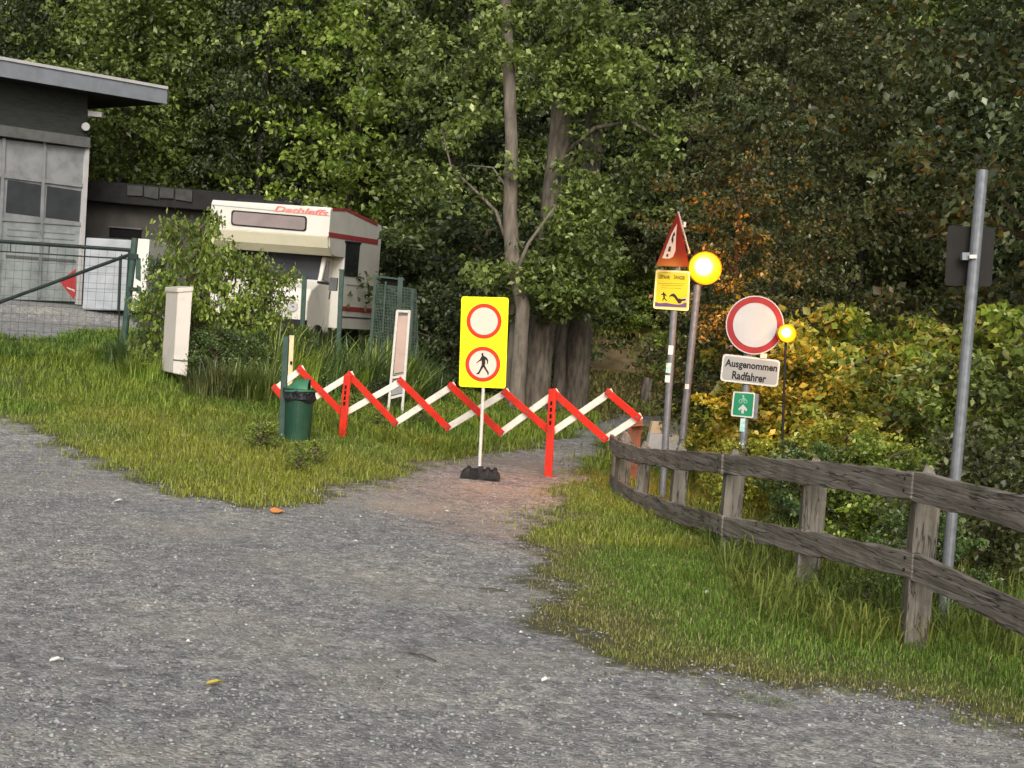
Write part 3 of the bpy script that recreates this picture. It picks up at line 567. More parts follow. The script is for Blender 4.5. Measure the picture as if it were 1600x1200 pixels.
px_tree('tree', 'thick dark tree with the broadest trunk behind the barrier', [(835, 640), (842, 560), (850, 500), (858, 400), (866, 300), (878, 180), (895, 60), (905, -60), (910, -200)], 26.5, [.27, .25, .24, .22, .21, .2, .17, .14, .1], M['bark'],
   limbs=[([(862, 320, 0), (885, 270, -.3), (900, 235, -.5)], .06), ([(872, 250, 0), (930, 200, -.5), (985, 190, -.9), (1030, 215, -1.2)], .05), ([(858, 420, 0), (900, 380, -.5), (945, 350, -.9)], .03)],
   leaves_at=[(870, 330, -.6, .4, 9), (890, 380, -.6, .4, 8), (880, 440, -.6, .35, 7), (900, 330, -.5, .5, 9), (950, 120, -.8, .9, 30), (1010, 190, -1, .7, 22), (900, 250, -.6, .5, 8), (1020, 240, -1.2, .5, 10), (860, 400, -.5, .45, 9), (930, 60, -.5, .9, 22), (1090, 120, -1, .8, 18), (855, 480, -.4, .3, 4), (880, 445, -.5, .35, 5)])
px_tree('tree', 'rough trunked tree standing right beside the thickest trunk', [(898, 640), (902, 560), (908, 480), (915, 380), (925, 240), (940, 80), (950, -100)], 28, [.27, .25, .22, .2, .18, .14, .1], M['bark'], leaves_at=[(925, 160, -.5, .6, 16), (915, 300, -.5, .5, 10), (930, 420, -.5, .5, 8), (960, 300, -.5, .7, 14), (1040, 330, -.6, .6, 10), (920, 420, -.5, .5, 6)])
px_tree('tree', 'narrow trunk squeezed between the two thick trunks', [(872, 640), (876, 540), (884, 420), (892, 300)], 27.6, [.12, .11, .1, .07], M['bark'])
px_tree('tree', 'thin pale trunk just left of the thickest trunk', [(798, 645), (802, 560), (806, 500), (800, 420)], 26, [.14, .12, .11, .07], M['barkpale'], leaves_at=[(790, 470, -.3, .3, 5), (770, 430, -.3, .4, 8)])
t = thing('tree_stump', G(1008, 626, .15), 'short grey stump standing on the slope behind the barrier end', 'stump')
b_ = t.location; MB().tube([b_ - Vector((0, 0, .3)), b_ + Vector((0, 0, .25)), b_ + Vector((.02, 0, .52))], [.14, .125, .115], 10, rough=.08).build('trunk', M['bark'], t)

# ------------------------------------------------------------------ grass
def grassmat():
    mt = bpy.data.materials.new('grass'); mt.use_nodes = True; n = mt.node_tree.nodes; l = mt.node_tree.links; b = n['Principled BSDF']; b.inputs['Roughness'].default_value = .6; b.inputs['Specular IOR Level'].default_value = .3
    a = n.new('ShaderNodeAttribute'); a.attribute_name = 'tint'; l.new(a.outputs['Color'], b.inputs['Base Color'])
    t = n.new('ShaderNodeBsdfTranslucent'); l.new(a.outputs['Color'], t.inputs[0]); mx = n.new('ShaderNodeMixShader'); mx.inputs[0].default_value = .3
    l.new(b.outputs[0], mx.inputs[1]); l.new(t.outputs[0], mx.inputs[2]); l.new(mx.outputs[0], n['Material Output'].inputs[0]); return mt
M_grass = grassmat()
def lown(x, y, s=1.0): return .5 + .25 * (np.sin(x * 1.9 * s + 1.3 * y * s) + np.sin(2.7 * y * s - 1.1 * x * s + 2) * .7 + .5 * np.sin(5.3 * x * s + 4.1 * y * s))
def grass(name, n, x0, x1, y0, y1, hfun, wd, tint, dens=None, label='', edge=0.0, cat='grass'):
    x = rng.uniform(x0, x1, n); y = rng.uniform(y0, y1, n)
    px = 800 + x / y * F; keep = (px > -120) & (px < 1760); s = gs(x, y); keep &= s + rng.exponential(.12, n) - .06 > edge
    if dens is not None: keep &= rng.uniform(0, 1, n) < dens(x, y, s)
    x = x[keep]; y = y[keep]; s = s[keep]; n = len(x); z = Hn(x, y); h = hfun(x, y, s) * rng.uniform(.45, 1.25, n)
    az = rng.uniform(0, 2 * np.pi, n); lean = rng.uniform(.2, 1.5, n); dx = np.cos(az) * lean; dy = np.sin(az) * lean; sx = -np.sin(az + rng.normal(0, .6, n)); sy = np.cos(az); w_ = wd * rng.uniform(.6, 1.3, n) * np.maximum(1, y / 14)
    B = np.stack([x, y, z - .01], 1); S = np.stack([sx * w_, sy * w_, 0 * x], 1)
    m = np.stack([x + dx * h * .35, y + dy * h * .35, z + h * .62], 1); tp = np.stack([x + dx * h, y + dy * h, z + h * (1 - .5 * lean)], 1)
    V = np.stack([B - S, B + S, m + S * .7, m - S * .7, tp], 1).reshape(-1, 3); k = np.arange(n)[:, None] * 5
    Fc = np.concatenate([k + [0, 1, 2], k + [0, 2, 3], k + [3, 2, 4]], 0); T = tint(x, y, s); T = T * rng.uniform(.65, 1.35, (n, 1)); T = np.repeat(T, 5, 0)
    o = link(name, rawmesh(name, V, Fc, M_grass, {'tint': T})); tag(o, label, cat, kind='stuff'); return o
def mixc(a, b, f): f = np.clip(f, 0, 1)[:, None]; return np.array(a) * (1 - f) + np.array(b) * f
YG = (.32, .36, .05); GG = (.17, .27, .04); DG = (.10, .17, .035); ST = (.42, .37, .16)
def tint_left(x, y, s): c = mixc(YG, GG, lown(x, y, .8) * 1.3 - .35 + (y - 14.5) * .12); return np.where((rng.uniform(0, 1, len(x)) < .16)[:, None], np.array(ST), c)
def tint_right(x, y, s): c = mixc((.27, .25, .08), GG, s * 1.6 + lown(x, y) * .6 - .2); c = np.where((rng.uniform(0, 1, len(x)) < .1)[:, None], np.array(ST), c); return c
grass('verge_grass', 190000, -8.5, 2, 11, 18.5, lambda x, y, s: .035 + .06 * np.clip(s, 0, 1) + .05 * lown(x, y, 2), .0032, tint_left, label='short yellowish grass on the bank left of the gravel')
grass('tall_grass', 60000, -9, 1.6, 17, 27, lambda x, y, s: .10 + .16 * lown(x, y, 1.4), .0045, lambda x, y, s: mixc(GG, YG, lown(x, y) * .8 - .1), label='taller green grass in front of the camper and hedge')
grass('roadside_grass', 230000, .2, 4.6, 4.6, 17, lambda x, y, s: .022 + .10 * np.clip((s - .35) / 1.1, 0, 1.2) * (.35 + .9 * np.clip(lown(x, y, 2.2), 0, 1.3)) + .015 * lown(x, y, 5), .0026, tint_right, label='green grass between the gravel and the wooden fence')
grass('field_grass', 60000, 1.5, 8, 7, 20, lambda x, y, s: .2 + .18 * lown(x, y, 2), .005, lambda x, y, s: mixc(DG, (.24, .25, .05), lown(x, y)), dens=lambda x, y, s: s > 1.1, label='rank grass behind the wooden fence')
grass('forest_floor_growth', 50000, -2, 12, 22, 46, lambda x, y, s: .08 + .12 * lown(x, y, .8), .009, lambda x, y, s: mixc((.30, .23, .09), (.22, .26, .06), lown(x, y, .6)), label='brown and green undergrowth on the slope behind the path')
grass('yard_weeds', 16000, -11, -5.5, 20.5, 26, lambda x, y, s: .12 + .18 * lown(x, y, 1.5), .006, lambda x, y, s: mixc(GG, DG, lown(x, y)), label='weeds around the foot of the green gate')
# sparse tufts creeping into the gravel
def tufts():
    cs = []
    for k in range(420):
        if k % 3: x = random.uniform(.5, 3.6); y = random.uniform(4.8, 12)
        else: x = random.uniform(-6, 1); y = random.uniform(10.5, 18)
        cs.append((x, y))
    c = np.array(cs); s = gs(c[:, 0], c[:, 1]); c = c[(s < .02) & (s > -.55) & (rng.uniform(0, .55, len(s)) > -s)]
    x = np.repeat(c[:, 0], 40) + rng.normal(0, .05, len(c) * 40); y = np.repeat(c[:, 1], 40) + rng.normal(0, .05, len(c) * 40); return x, y
tx, ty = tufts(); n = len(tx); z = Hn(tx, ty); h = rng.uniform(.01, .045, n); az = rng.uniform(0, 6.28, n)
B = np.stack([tx, ty, z], 1); S = np.stack([np.sin(az), np.cos(az), 0 * az], 1) * .0025; T_ = np.stack([tx + np.cos(az) * h * .8, ty + np.sin(az) * h * .8, z + h], 1)
V = np.stack([B - S, B + S, T_], 1).reshape(-1, 3); tag(link('grass_tufts', rawmesh('grass_tufts', V, np.arange(3 * n).reshape(-1, 3), M_grass, {'tint': np.repeat(mixc(GG, (.15, .15, .045), rng.uniform(0, 1, n)), 3, 0)})), 'sparse grass tufts creeping into the gravel edge', 'grass', kind='stuff')

# ------------------------------------------------------------------ loose stones
def stones(name, n, x0, x1, y0, y1, s0, s1, label, thr=-.02):
    x = rng.uniform(x0, x1, n); y = y0 + (y1 - y0) * rng.uniform(0, 1, n) ** 1.7; px = 800 + x / np.maximum(y, .1) * F
    k = (px > -80) & (px < 1700) & (gs(x, y) < thr + .1 * rng.normal(0, 1, n)) & (rng.uniform(0, 1, n) < .3 + .9 * lown(x, y, 1.1)); x = x[k]; y = y[k]; n = len(x); z = Hn(x, y)
    sz = s0 + (s1 - s0) * rng.uniform(0, 1, n) ** 4; O = np.array([(1, 0, 0), (-1, 0, 0), (0, 1, 0), (0, -1, 0), (0, 0, 1), (0, 0, -1)], float)
    az = rng.uniform(0, 6.28, n); sc = np.stack([sz * rng.uniform(.7, 1.4, n), sz * rng.uniform(.6, 1, n), sz * rng.uniform(.3, .6, n)], 1)
    V = O[None] * sc[:, None] * rng.uniform(.75, 1.25, (n, 6, 1)); c, s_ = np.cos(az)[:, None], np.sin(az)[:, None]
    V = np.stack([V[..., 0] * c - V[..., 1] * s_, V[..., 0] * s_ + V[..., 1] * c, V[..., 2]], -1) + np.stack([x, y, z + sc[:, 2] * .35], 1)[:, None]
    V += rng.normal(0, .12, V.shape) * sz[:, None, None]
    Fo = np.array([(0, 2, 4), (2, 1, 4), (1, 3, 4), (3, 0, 4), (2, 0, 5), (1, 2, 5), (3, 1, 5), (0, 3, 5)]); Fc = (np.arange(n)[:, None, None] * 6 + Fo).reshape(-1, 3)
    g = rng.uniform(0, 1, (n, 1)); T = np.array([[.12, .12, .12]]) * (1 - g) + np.array([[.36, .352, .335]]) * g; T[rng.uniform(0, 1, n) < .012] = (.6, .58, .54); T = T * rng.uniform(.9, 1.1, (n, 3))
    return tag(link(name, rawmesh(name, V.reshape(-1, 3), Fc, M_stone, {'tint': np.repeat(T, 6, 0)})), label, 'gravel', kind='stuff')
M_stone = bpy.data.materials.new('stone'); M_stone.use_nodes = True; _b = M_stone.node_tree.nodes['Principled BSDF']; _b.inputs['Roughness'].default_value = .85
_a = M_stone.node_tree.nodes.new('ShaderNodeAttribute'); _a.attribute_name = 'tint'; M_stone.node_tree.links.new(_a.outputs['Color'], _b.inputs['Base Color'])
stones('loose_gravel', 150000, -5, 5, 4.6, 15, .003, .015, 'loose grey chips scattered over the gravel lot')

def leaf_litter():
    n = 2600; x = rng.uniform(-7, 4.5, n); y = rng.uniform(5, 20, n); s_ = gs(x, y); k = (s_ > -1.6) & (s_ < .35) & (rng.uniform(0, 1, n) < np.exp(-np.abs(s_) * 1.6)) & (lown(x, y, 1.7) > .35); x = x[k]; y = y[k]; n = len(x)
    C = np.stack([x, y, Hn(x, y) + .012], 1); d = rng.normal(0, 1, (n, 3)); d[:, 2] *= .1; V, Fc = leaves(C, .032, d * 3, 0, flat=.25); V = V.reshape(-1, 4, 3); V[..., 2] = np.maximum(V[..., 2], C[:, 2:3] - .006)
    tag(link('fallen_leaves', rawmesh('fallen_leaves', V.reshape(-1, 3), Fc, leafmat('litter_leaves', [(.06, .045, .025), (.14, .10, .05), (.24, .19, .09), (.4, .34, .2)], tr=.05))), 'scattered dry leaves and bits along the gravel edge', 'leaf litter', kind='stuff')
leaf_litter()
# ------------------------------------------------------------------ wooden fence
def fence_post(px, top, d, parent, wpx, base_extra=.5, lean=0, split=False):
    s = F / d; a = wpx * .82 / s / 2; topp = P(px, top, d); b = Vector((topp.x - .0, topp.y, H(topp.x, topp.y) - base_extra)); yaw = R(random.uniform(-14, 10))
    u = Vector((math.cos(yaw), math.sin(yaw), 0)) * a; v = Vector((-math.sin(yaw), math.cos(yaw), 0)) * a * 1.15; mb = MB(); vs = []; fs = []
    hh = topp.z - b.z; lv = [0, .35, .7, .92]
    for k in lv:
        c = b + Vector((lean * k, 0, hh * k))
        for (i, j) in ((-1, -1), (1, -1), (1, 1), (-1, 1)): vs.append(c + u * i * (1 + random.uniform(-.05, .05)) + v * j + Vector((0, 0, random.uniform(-.01, .01) if k == .92 else 0)))
    for q in range(3):
        for k in range(4): fs.append((q * 4 + k, q * 4 + (k + 1) % 4, q * 4 + 4 + (k + 1) % 4, q * 4 + 4 + k))
    vs += [b + Vector((lean, 0, hh)) - u * .35 - v * .3, b + Vector((lean, 0, hh * .985)) + u * .3 - v * .2, b + Vector((lean, 0, hh * .975)) + v * .3]
    n = 12; fs += [(3, 2, 1, 0), (12, 13, 17, 16), (13, 14, 18, 17), (14, 15, 18), (15, 12, 16, 18), (16, 17, 18)]
    return mb.add(vs, fs).build('post', M['wood'], parent, bevel=.006)
FP = [  # px, top rail centre y, low rail centre y, depth, post top y, post width px
 (1760, 838, 1030, 6.3, 790, 52), (1452, 760, 884, 8.15, 724, 46), (1277, 738, 847, 9.6, 712, 42), (1151, 726, 822, 10.95, 700, 36), (1066, 719, 799, 12.5, 692, 27), (1010, 712, 780, 13.7, 688, 22), (978, 702, 762, 14.6, 672, 24), (966, 692, 752, 15.4, 680, 16)]
fb = P(1277, 925, 9.6); fence = thing('wooden_fence', Vector((fb.x, fb.y, H(fb.x, fb.y))), 'long weathered two rail plank fence curving along the right side of the path', 'fence')
for i, (px, t1, t2, d, tp, wpx) in enumerate(FP): fence_post(px, tp, d, fence, wpx)
def rails(key, hgt):
    for i in range(len(FP) - 1):
        a = FP[i]; b = FP[i + 1]; ya = a[1] if key == 1 else a[2]; yb = b[1] if key == 1 else b[2]
        oa = .10 if i < 5 else .07
        pa = P(a[0], ya, a[3]); pb = P(b[0], yb, b[3]); e = (pb - pa).normalized(); nrm = Vector((e.y, -e.x, 0)).normalized()
        if nrm.x > 0: nrm = -nrm
        off = nrm * (oa + (.012 if i % 2 else 0)); pa = pa + off - e * .05; pb = pb + off + e * .05
        rl = MB().plank(pa, pb, hgt * random.uniform(.94, 1.04), .042, (0, 0, 1), n=11, jit=.008).build('rail', M['rail'], fence, bevel=.005)
        for q_, dz_ in ((.05 + .03, -.03), (.05 + .03, .035)): MB().tube([pa + e * q_ + nrm * .018 + Vector((0, 0, dz_)), pa + e * q_ + nrm * .027 + Vector((0, 0, dz_))], .009, 8).build('bolt', M['trim'], rl)
rails(1, .155); rails(2, .15)
# fence end with an upright board and the end post coloured as lit orange
ep = P(994, 655, 16.2); t = thing('end_post', Vector((ep.x, ep.y, H(ep.x, ep.y))), 'wooden post coloured as lit orange where the red and white barrier meets the fence', 'post')
b = MB(); base = t.location; top = ep; b.plank(base - Vector((0, 0, .3)), top, .15, .13, (1, 0, 0), n=5, jit=.012).build('post', M['lampwood'], t, bevel=.01)
MB().bar(P(987, 664, 16.1), P(1004, 662, 16.1), .03, .16, (0, 0, 1)).build('cap', M['lampwood'], t)
# far fence posts with a rail stub
ff = P(1118, 700, 19.5); t = thing('wooden_fence', Vector((ff.x, ff.y, H(ff.x, ff.y))), 'far weathered fence end with a slanting rail stub right of the leaning lamp pole', 'fence')
for px, tp, wp in ((1104, 622, 15), (1126, 616, 20), (1136, 632, 10)):
    q = P(px, tp, 19.5); MB().plank(Vector((q.x, q.y, H(q.x, q.y) - .3)), q, wp / 118, wp / 118, (1, 0, 0), n=4, jit=.006).build('post', M['wood'], t, bevel=.006)
MB().plank(P(1094, 622, 19.2), P(1112, 640, 19.3), .13, .1, (0, 0, 1), n=3).build('rail', M['wood'], t, bevel=.006)
MB().plank(P(1112, 622, 19.6), P(1150, 628, 20.5), .1, .04, (0, 0, 1), n=3).build('rail', M['wood'], t)
MB().plank(P(1100, 655, 19.3), P(1112, 663, 19.3), .12, .03, (0, 0, 1), n=2).build('bracket', M['galv'], t)
# pale block behind the poles
q = GT(1036, 706); t = thing('concrete_block', Vector((q.x, q.y, H(q.x, q.y) - .02)), 'pale low block with a sheet coloured as lit cream behind the two sign poles', 'block')
O = Vector(t.location); pl = (O, Vector((1, 0, 0)), Vector((0, 0, 1)), Vector((0, -1, 0)))
wq = .34 / 2 + .03; MB().prism([(-.23, 0), (.24, 0), (.21, .27), (-.20, .26)], pl, -.35, 0).build('block', M['concrete'], t, bevel=.015)
MB().prism([(-.20, .262), (-.04, .267), (-.04, .43), (-.18, .42)], pl, -.3, -.03).build('sheet', M['sheet'], t, bevel=.006)
MB().prism([(-.038, .267), (.20, .272), (.20, .42), (-.038, .43)], pl, -.3, -.05).build('cover', M['door'], t, bevel=.006)

# ------------------------------------------------------------------ scissor barrier
def bd(px): return 17.6 + (px - 435) / (1000 - 435) * (15.35 - 17.6)
T = [(470, 577), (547, 586), (627, 595), (706, 603), (790, 613), (867, 614), (952, 614)]
Bt = [(460, 640), (537, 646), (618, 660), (700, 667), (783, 675), (862, 675), (946, 685)]
Lf = (431, 606); Rt = (997, 652)
lq = P(547, 700, bd(547)); bar = thing('scissor_barrier', Vector((lq.x, lq.y, H(lq.x, lq.y))), 'red and white extendable lattice barrier stretched across the path', 'barrier')
bdir = (P(1000, 640, bd(1000)) - P(435, 640, bd(435))).normalized(); bn = Vector((bdir.y, -bdir.x, 0)).normalized()
if bn.y > 0: bn = -bn
def bpt(p, off): return P(p[0], p[1], bd(p[0])) + bn * off
def bbar(a, b, m, off, ext=.035):
    A = bpt(a, off); B_ = bpt(b, off); e = (B_ - A).normalized(); MB().bar(A - e * ext, B_ + e * ext, .075, .018, (0, 0, 1)).build('red_bar' if m is M['red'] else 'white_bar', m, bar, bevel=.003)
for k in range(6): bbar(T[k], Bt[k + 1], M['red'], .02)
for k in range(6): bbar(Bt[k], T[k + 1], M['barwhite'], -.02)
bbar(T[6], Rt, M['red'], .02); bbar(Bt[6], Rt, M['barwhite'], -.02); bbar(Lf, T[0], M['barwhite'], -.02); bbar(Lf, Bt[0], M['red'], .02)
for p in T + Bt + [Lf, Rt]: MB().tube([bpt(p, -.032), bpt(p, .036)], .012, 8).build('rivet', M['galv'], bar)
for k in range(6):
    a = ((T[k][0] + Bt[k + 1][0]) / 2, (T[k][1] + Bt[k + 1][1]) / 2); MB().tube([bpt(a, -.03), bpt(a, .034)], .01, 8).build('rivet', M['galv'], bar)
def leg(tp, bt, wpx):
    A = bpt(tp, .055); d = bd(tp[0]); Bp = P(bt[0], bt[1], d) + bn * .055; wd_ = wpx / (F / d); L0 = []
    up = (A - Bp); e = up.normalized(); u = bdir
    MB().bar(Bp - e * .03, A + e * .03, wd_, .03, u).build('leg', M['red'], bar, bevel=.008)
    for k in range(4):
        c = Bp + up * (.64 + .075 * k); MB().box(c + bn * .016, u * wd_ * .14, e * .022, bn * .002).build('slot', M['dark'], bar)
    MB().box(Bp + bn * -.0, u * wd_ * .85, bn * .05, Vector((0, 0, .014))).build('foot', M['red'], bar, bevel=.006)
leg((547, 590), (537, 702), 12.5); leg((867, 612), (860, 746), 12.5)

# ------------------------------------------------------------------ yellow sign on its stand
D0 = 15.0; pl = plane_at(757, 535, D0, 4); gp = P(750, 738, D0); t = thing('road_sign', Vector((gp.x, gp.y, H(gp.x, gp.y))), 'tall fluorescent yellow closure board with two red rings on a portable stand', 'road sign')
MB().prism(rrect(LP(pl, [(721, 463), (795, 465), (790, 607), (717, 604)]), .03), pl, -.012, 0).build('board', M['signyellow'], t)
def ring(pl, cx, cy, ro, ri, t0, m, mi, parent, name='ring', sq=1.0, n=48, inner='disc'):
    c = L(pl, cx, cy); s = L(pl, cx + 1, cy)[0] - c[0]; mb = MB(); O, u, v, nn = pl; vs = []; fs = []
    for i in range(n):
        a = 2 * math.pi * i / n
        for r in (ro * s, ri * s):
            for o in (t0, t0 + .003): vs.append(O + u * (c[0] + r * math.cos(a)) + v * (c[1] + r * sq * math.sin(a)) + nn * o)
    for i in range(n):
        a = i * 4; b = ((i + 1) % n) * 4; fs += [(a + 1, b + 1, b + 3, a + 3), (a, a + 1, b + 1, b)[::-1], (a + 2, b + 2, b + 3, a + 3)[::-1], (a, b, b + 2, a + 2)[::-1]]
    mb.add(vs, fs).build(name, m, parent); MB().prism(circ(c[0], c[1], ri * s * 1.0, n, ri * s * sq), pl, t0 - .001, t0 + .0015).build(inner, mi, parent)
ring(pl, 756.3, 501.8, 27.5, 21.5, .001, M['signred2'], M['signcream'], t); ring(pl, 754.3, 569, 27.5, 21.5, .001, M['signred2'], M['signcream'], t)
cr = lambda a: [L(pl, 700 + x / 7.06, 450 + y / 7.06) for x, y in a]
MB().prism(cr([(368, 724), (372, 718), (388, 717), (391, 724), (390, 740), (396, 750), (412, 756), (432, 772), (445, 800), (439, 838), (430, 838), (430, 806), (411, 788), (413, 830), (405, 852), (425, 890), (450, 930), (447, 962), (436, 960), (433, 938), (390, 873), (362, 915), (343, 950), (315, 952), (311, 943), (332, 930), (352, 893), (370, 850), (371, 800), (345, 810), (317, 830), (313, 822), (352, 788), (364, 762), (373, 752), (370, 742)]), pl, .002, .0045).build('walker_pictogram', M['black'], t)
MB().tube([P(749, 735, D0), W(pl, 755.5, 600, -.03), W(pl, 757, 480, -.03)], .017, 10).build('pole', M['white'], t)
MB().bar(W(pl, 735, 500, -.018), W(pl, 778, 503, -.018), .03, .01, (0, 0, 1)).build('clamp', M['galv'], t)
bl = t.location; pb = (Vector(bl) + Vector((0, -.16, 0)), Vector((1, 0, 0)), Vector((0, 0, 1)), Vector((0, -1, 0)))
_fb = lambda n_, p, a, b_: MB().prism(p, pb, a, b_)
MB().prism([(-.20, 0), (.21, 0), (.20, .045), (.165, .085), (-.15, .085), (-.19, .045)], pb, -.34, 0).build('base', M['rubber'], t, bevel=.012)
for k, x in enumerate((-.12, .075, .15)): MB().prism([(x - .028, .01), (x + .03, .01), (x + .022, .105), (x - .018, .105)], pb, -.345, .012).build('base_rib', M['rubber'], t, bevel=.01)
MB().prism([(-.03, .03), (.035, .03), (.03, .125), (-.025, .125)], pb, -.2, .02).build('socket', M['rubber'], t, bevel=.01)

# ------------------------------------------------------------------ danger triangle + info board pole
def pole(px0, py0, px1, py1, d, r, parent, m=None, name='pole', cap=False):
    a = P(px0, py0, d); b = P(px1, py1, d); e = (b - a).normalized(); z = H(a.x, a.y) - .25; k = (a.z - z) / e.z
    return MB().tube([a - e * k, b], r, 14).build(name, m or M['galv'], parent, smooth=False)
D1 = 14.5; g = P(1036, 780, D1); t = thing('warning_sign', Vector((g.x, g.y, H(g.x, g.y))), 'grey pole with a turned red danger triangle above a square yellow info board', 'road sign')
pole(1040, 690, 1062, 345, D1, .035, t)
pl = plane_at(1061, 375, D1 - .10, 52)    # turned well away from the camera
tri = LP(pl, [(1059.5, 331), (1077, 417), (1025, 415.5)])
MB().prism(rrect(tri, .03), pl, -.006, 0).build('triangle_plate', M['tridark'], t)
MB().prism(LP(pl, [(1057.5, 350), (1056, 366), (1055, 392), (1051, 401), (1046, 404), (1034.5, 403.5), (1042, 383), (1049, 365)]), pl, .001, .003).build('inner_field', M['signwhite'], t)
MB().prism(LP(pl, [(1053, 362), (1050.5, 367), (1048.5, 374), (1049.5, 381), (1052, 376), (1051.5, 370), (1054.5, 367)]), pl, .003, .0045).build('pictogram', M['black'], t)
MB().prism(LP(pl, [(1045, 385), (1048, 385), (1047, 393), (1043, 393)]), pl, .003, .0045).build('pictogram', M['black'], t)
MB().prism(LP(pl, [(1041, 397), (1044, 397), (1043.5, 401), (1040.5, 401)]), pl, .003, .0045).build('pictogram', M['black'], t)
MB().bar(W(pl, 1059.8, 331, .004), W(pl, 1077.4, 396, .004), .012, .012, pl[1]).build('rim', M['white'], t)
MB().box(W(pl, 1069.5, 351, -.02), Vector((.012, 0, 0)), Vector((0, .02, 0)), Vector((0, 0, .025))).build('clamp', M['white'], t)
pl = plane_at(1049, 453, D1 - .06, 6)
bd4 = LP(pl, [(1025, 421), (1078.5, 424), (1076, 486), (1020.5, 482)])
MB().prism(rrect(bd4, .025), pl, -.005, 0).build('info_board', M['infoborder'], t)
i4 = LP(pl, [(1027.5, 425), (1076, 428), (1073.5, 482), (1023.5, 479)]); MB().prism(rrect(i4, .015), pl, .0, .002).build('info_field', M['infoyellow'], t)
c0 = lambda a: [L(pl, 1000 + x / 13.33, 410 + y / 13.33) for x, y in a]
MB().prism(c0([(318, 822), (400, 850), (540, 840), (700, 870), (800, 878), (860, 872), (930, 838), (970, 850), (965, 940), (640, 925), (310, 912)]), pl, .002, .0035).build('ground_print', M['purple'], t)
MB().prism(c0([(600, 740), (620, 690), (660, 655), (710, 645), (750, 690), (790, 750), (860, 765), (950, 755), (955, 790), (870, 810), (850, 850), (800, 855), (760, 800), (720, 740), (690, 710), (640, 705)]), pl, .0035, .005).build('wave_print', M['black'], t)
MB().prism(c0([(780, 780), (860, 770), (975, 720), (975, 820), (890, 800), (850, 860), (810, 850)]), pl, .0022, .0042).build('foam_print', M['signwhite'], t)
MB().prism(c0([(470, 650), (480, 620), (500, 620), (510, 650), (540, 665), (555, 700), (545, 705), (520, 680), (515, 740), (570, 800), (560, 812), (500, 760), (470, 800), (455, 798), (485, 735), (480, 680), (435, 672), (435, 660)]), pl, .0022, .004).build('runner_print', M['black'], t)
_q = lambda x, y: L(pl, 1000 + x / 13.33, 410 + y / 13.33)
a_ = _q(385, 335); b2 = _q(630, 275); textpart('GEFAHR!', pl, (a_[0], a_[1], b2[0], b2[1]), M['black'], t, .0035, rot=R(-1))
a_ = _q(700, 348); b2 = _q(940, 288); textpart('DANGER!', pl, (a_[0], a_[1], b2[0], b2[1]), M['black'], t, .0035, rot=R(-1))
for y, x0, x1 in ((430, 380, 930), (470, 440, 900), (525, 440, 860), (205, 450, 1000)):
    MB().prism(c0([(x0, y), (x1, y + 14), (x1, y + 20), (x0, y + 6)]), pl, .0022, .0035).build('text_line', M['black'], t)
for (px, py, m, hh) in ((1048.5, 547, 'sticker', .045), (1045, 575, 'teal', .05), (1043.5, 592, 'sticker', .035)):
    q = P(px - .5, py, D1 - .036); MB().box(q, Vector((.024, 0, 0)), Vector((0, .004, 0)), Vector((0, 0, hh))).build('sticker', M[m], t)

# ------------------------------------------------------------------ amber lamps
def lamp_thing(px, py, d, rpx, label, pole_pts, pr, energy, light_off, rear=1):
    g = P(pole_pts[0][0], 780, d); t = thing('warning_lamp', Vector((g.x, g.y, H(g.x, g.y))), label, 'lamp')
    pole(*pole_pts[0], *pole_pts[1], d, pr, t, M['trim'] if pr < .02 else None)
    c = P(px, py, d - .06); s = F / d; r = rpx / s; pl_ = (c, Vector((1, 0, 0)), Vector((0, 0, 1)), Vector((0, -1, 0)))
    MB().prism(circ(0, 0, r * 1.04, 40), pl_, -.10, -.02).build('housing', M['lampshell'], t, bevel=.008)
    def dome(rr, dep, off, n=28, k=6):
        mb = MB(); vs = [c + Vector((0, -off - dep, 0))]; fs = []
        for i in range(1, k + 1):
            th = i / k * math.pi / 2
            for j in range(n): a = 2 * math.pi * j / n; vs.append(c + Vector((rr * math.sin(th) * math.cos(a), -off - dep * math.cos(th), rr * math.sin(th) * math.sin(a))))
        for j in range(n): fs.append((0, 1 + j, 1 + (j + 1) % n))
        for i in range(k - 1):
            for j in range(n): fs.append((1 + i * n + j, 1 + (i + 1) * n + j, 1 + (i + 1) * n + (j + 1) % n, 1 + i * n + (j + 1) % n))
        return mb.add(vs, fs)
    lo_ = dome(r * .98, r * .3, -.018).build('lens', M['lens'], t, smooth=True); me = lo_.data; n_ = len(me.vertices); cl = c - Vector(t.location)
    at = me.attributes.new('rad', 'FLOAT', 'POINT'); at.data.foreach_set('value', [math.hypot(v.co.x - cl.x + r * .12, v.co.z - cl.z - r * .08) / r for v in me.vertices])
    MB().tube([c + Vector((0, -.012, 0)), c + Vector((0, .02, 0))], r * 1.02, 40, caps=False).build('rim', M['lampshell'], t)
    ld = bpy.data.lights.new('lamp_or_added_light', 'POINT'); ld.color = (1, .42, .06); ld.energy = energy; ld.shadow_soft_size = .07
    lo = bpy.data.objects.new('lamp_or_added_light', ld); COL.objects.link(lo); lo.parent = t; lo.location = c + Vector(light_off) - Vector(t.location)
    glow_ld = ld.copy(); glow_ld.color = (1, .25, .02); glow_ld.energy = energy * rear; glow_lo = bpy.data.objects.new('lamp_or_added_light', glow_ld); COL.objects.link(glow_lo); glow_lo.parent = t; glow_lo.location = c + Vector((.06, .24, .03)) - Vector(t.location)  # added light behind the housing, tints leaves orange like a halo
    return t
lamp_thing(1102, 419, 14.9, 25, 'large lit amber warning lamp on a leaning grey pole right of the danger triangle', ((1066, 690), (1090, 445)), .037, 7, (.12, -.34, -.02), 13)
q = P(1066, 604, 14.86); 
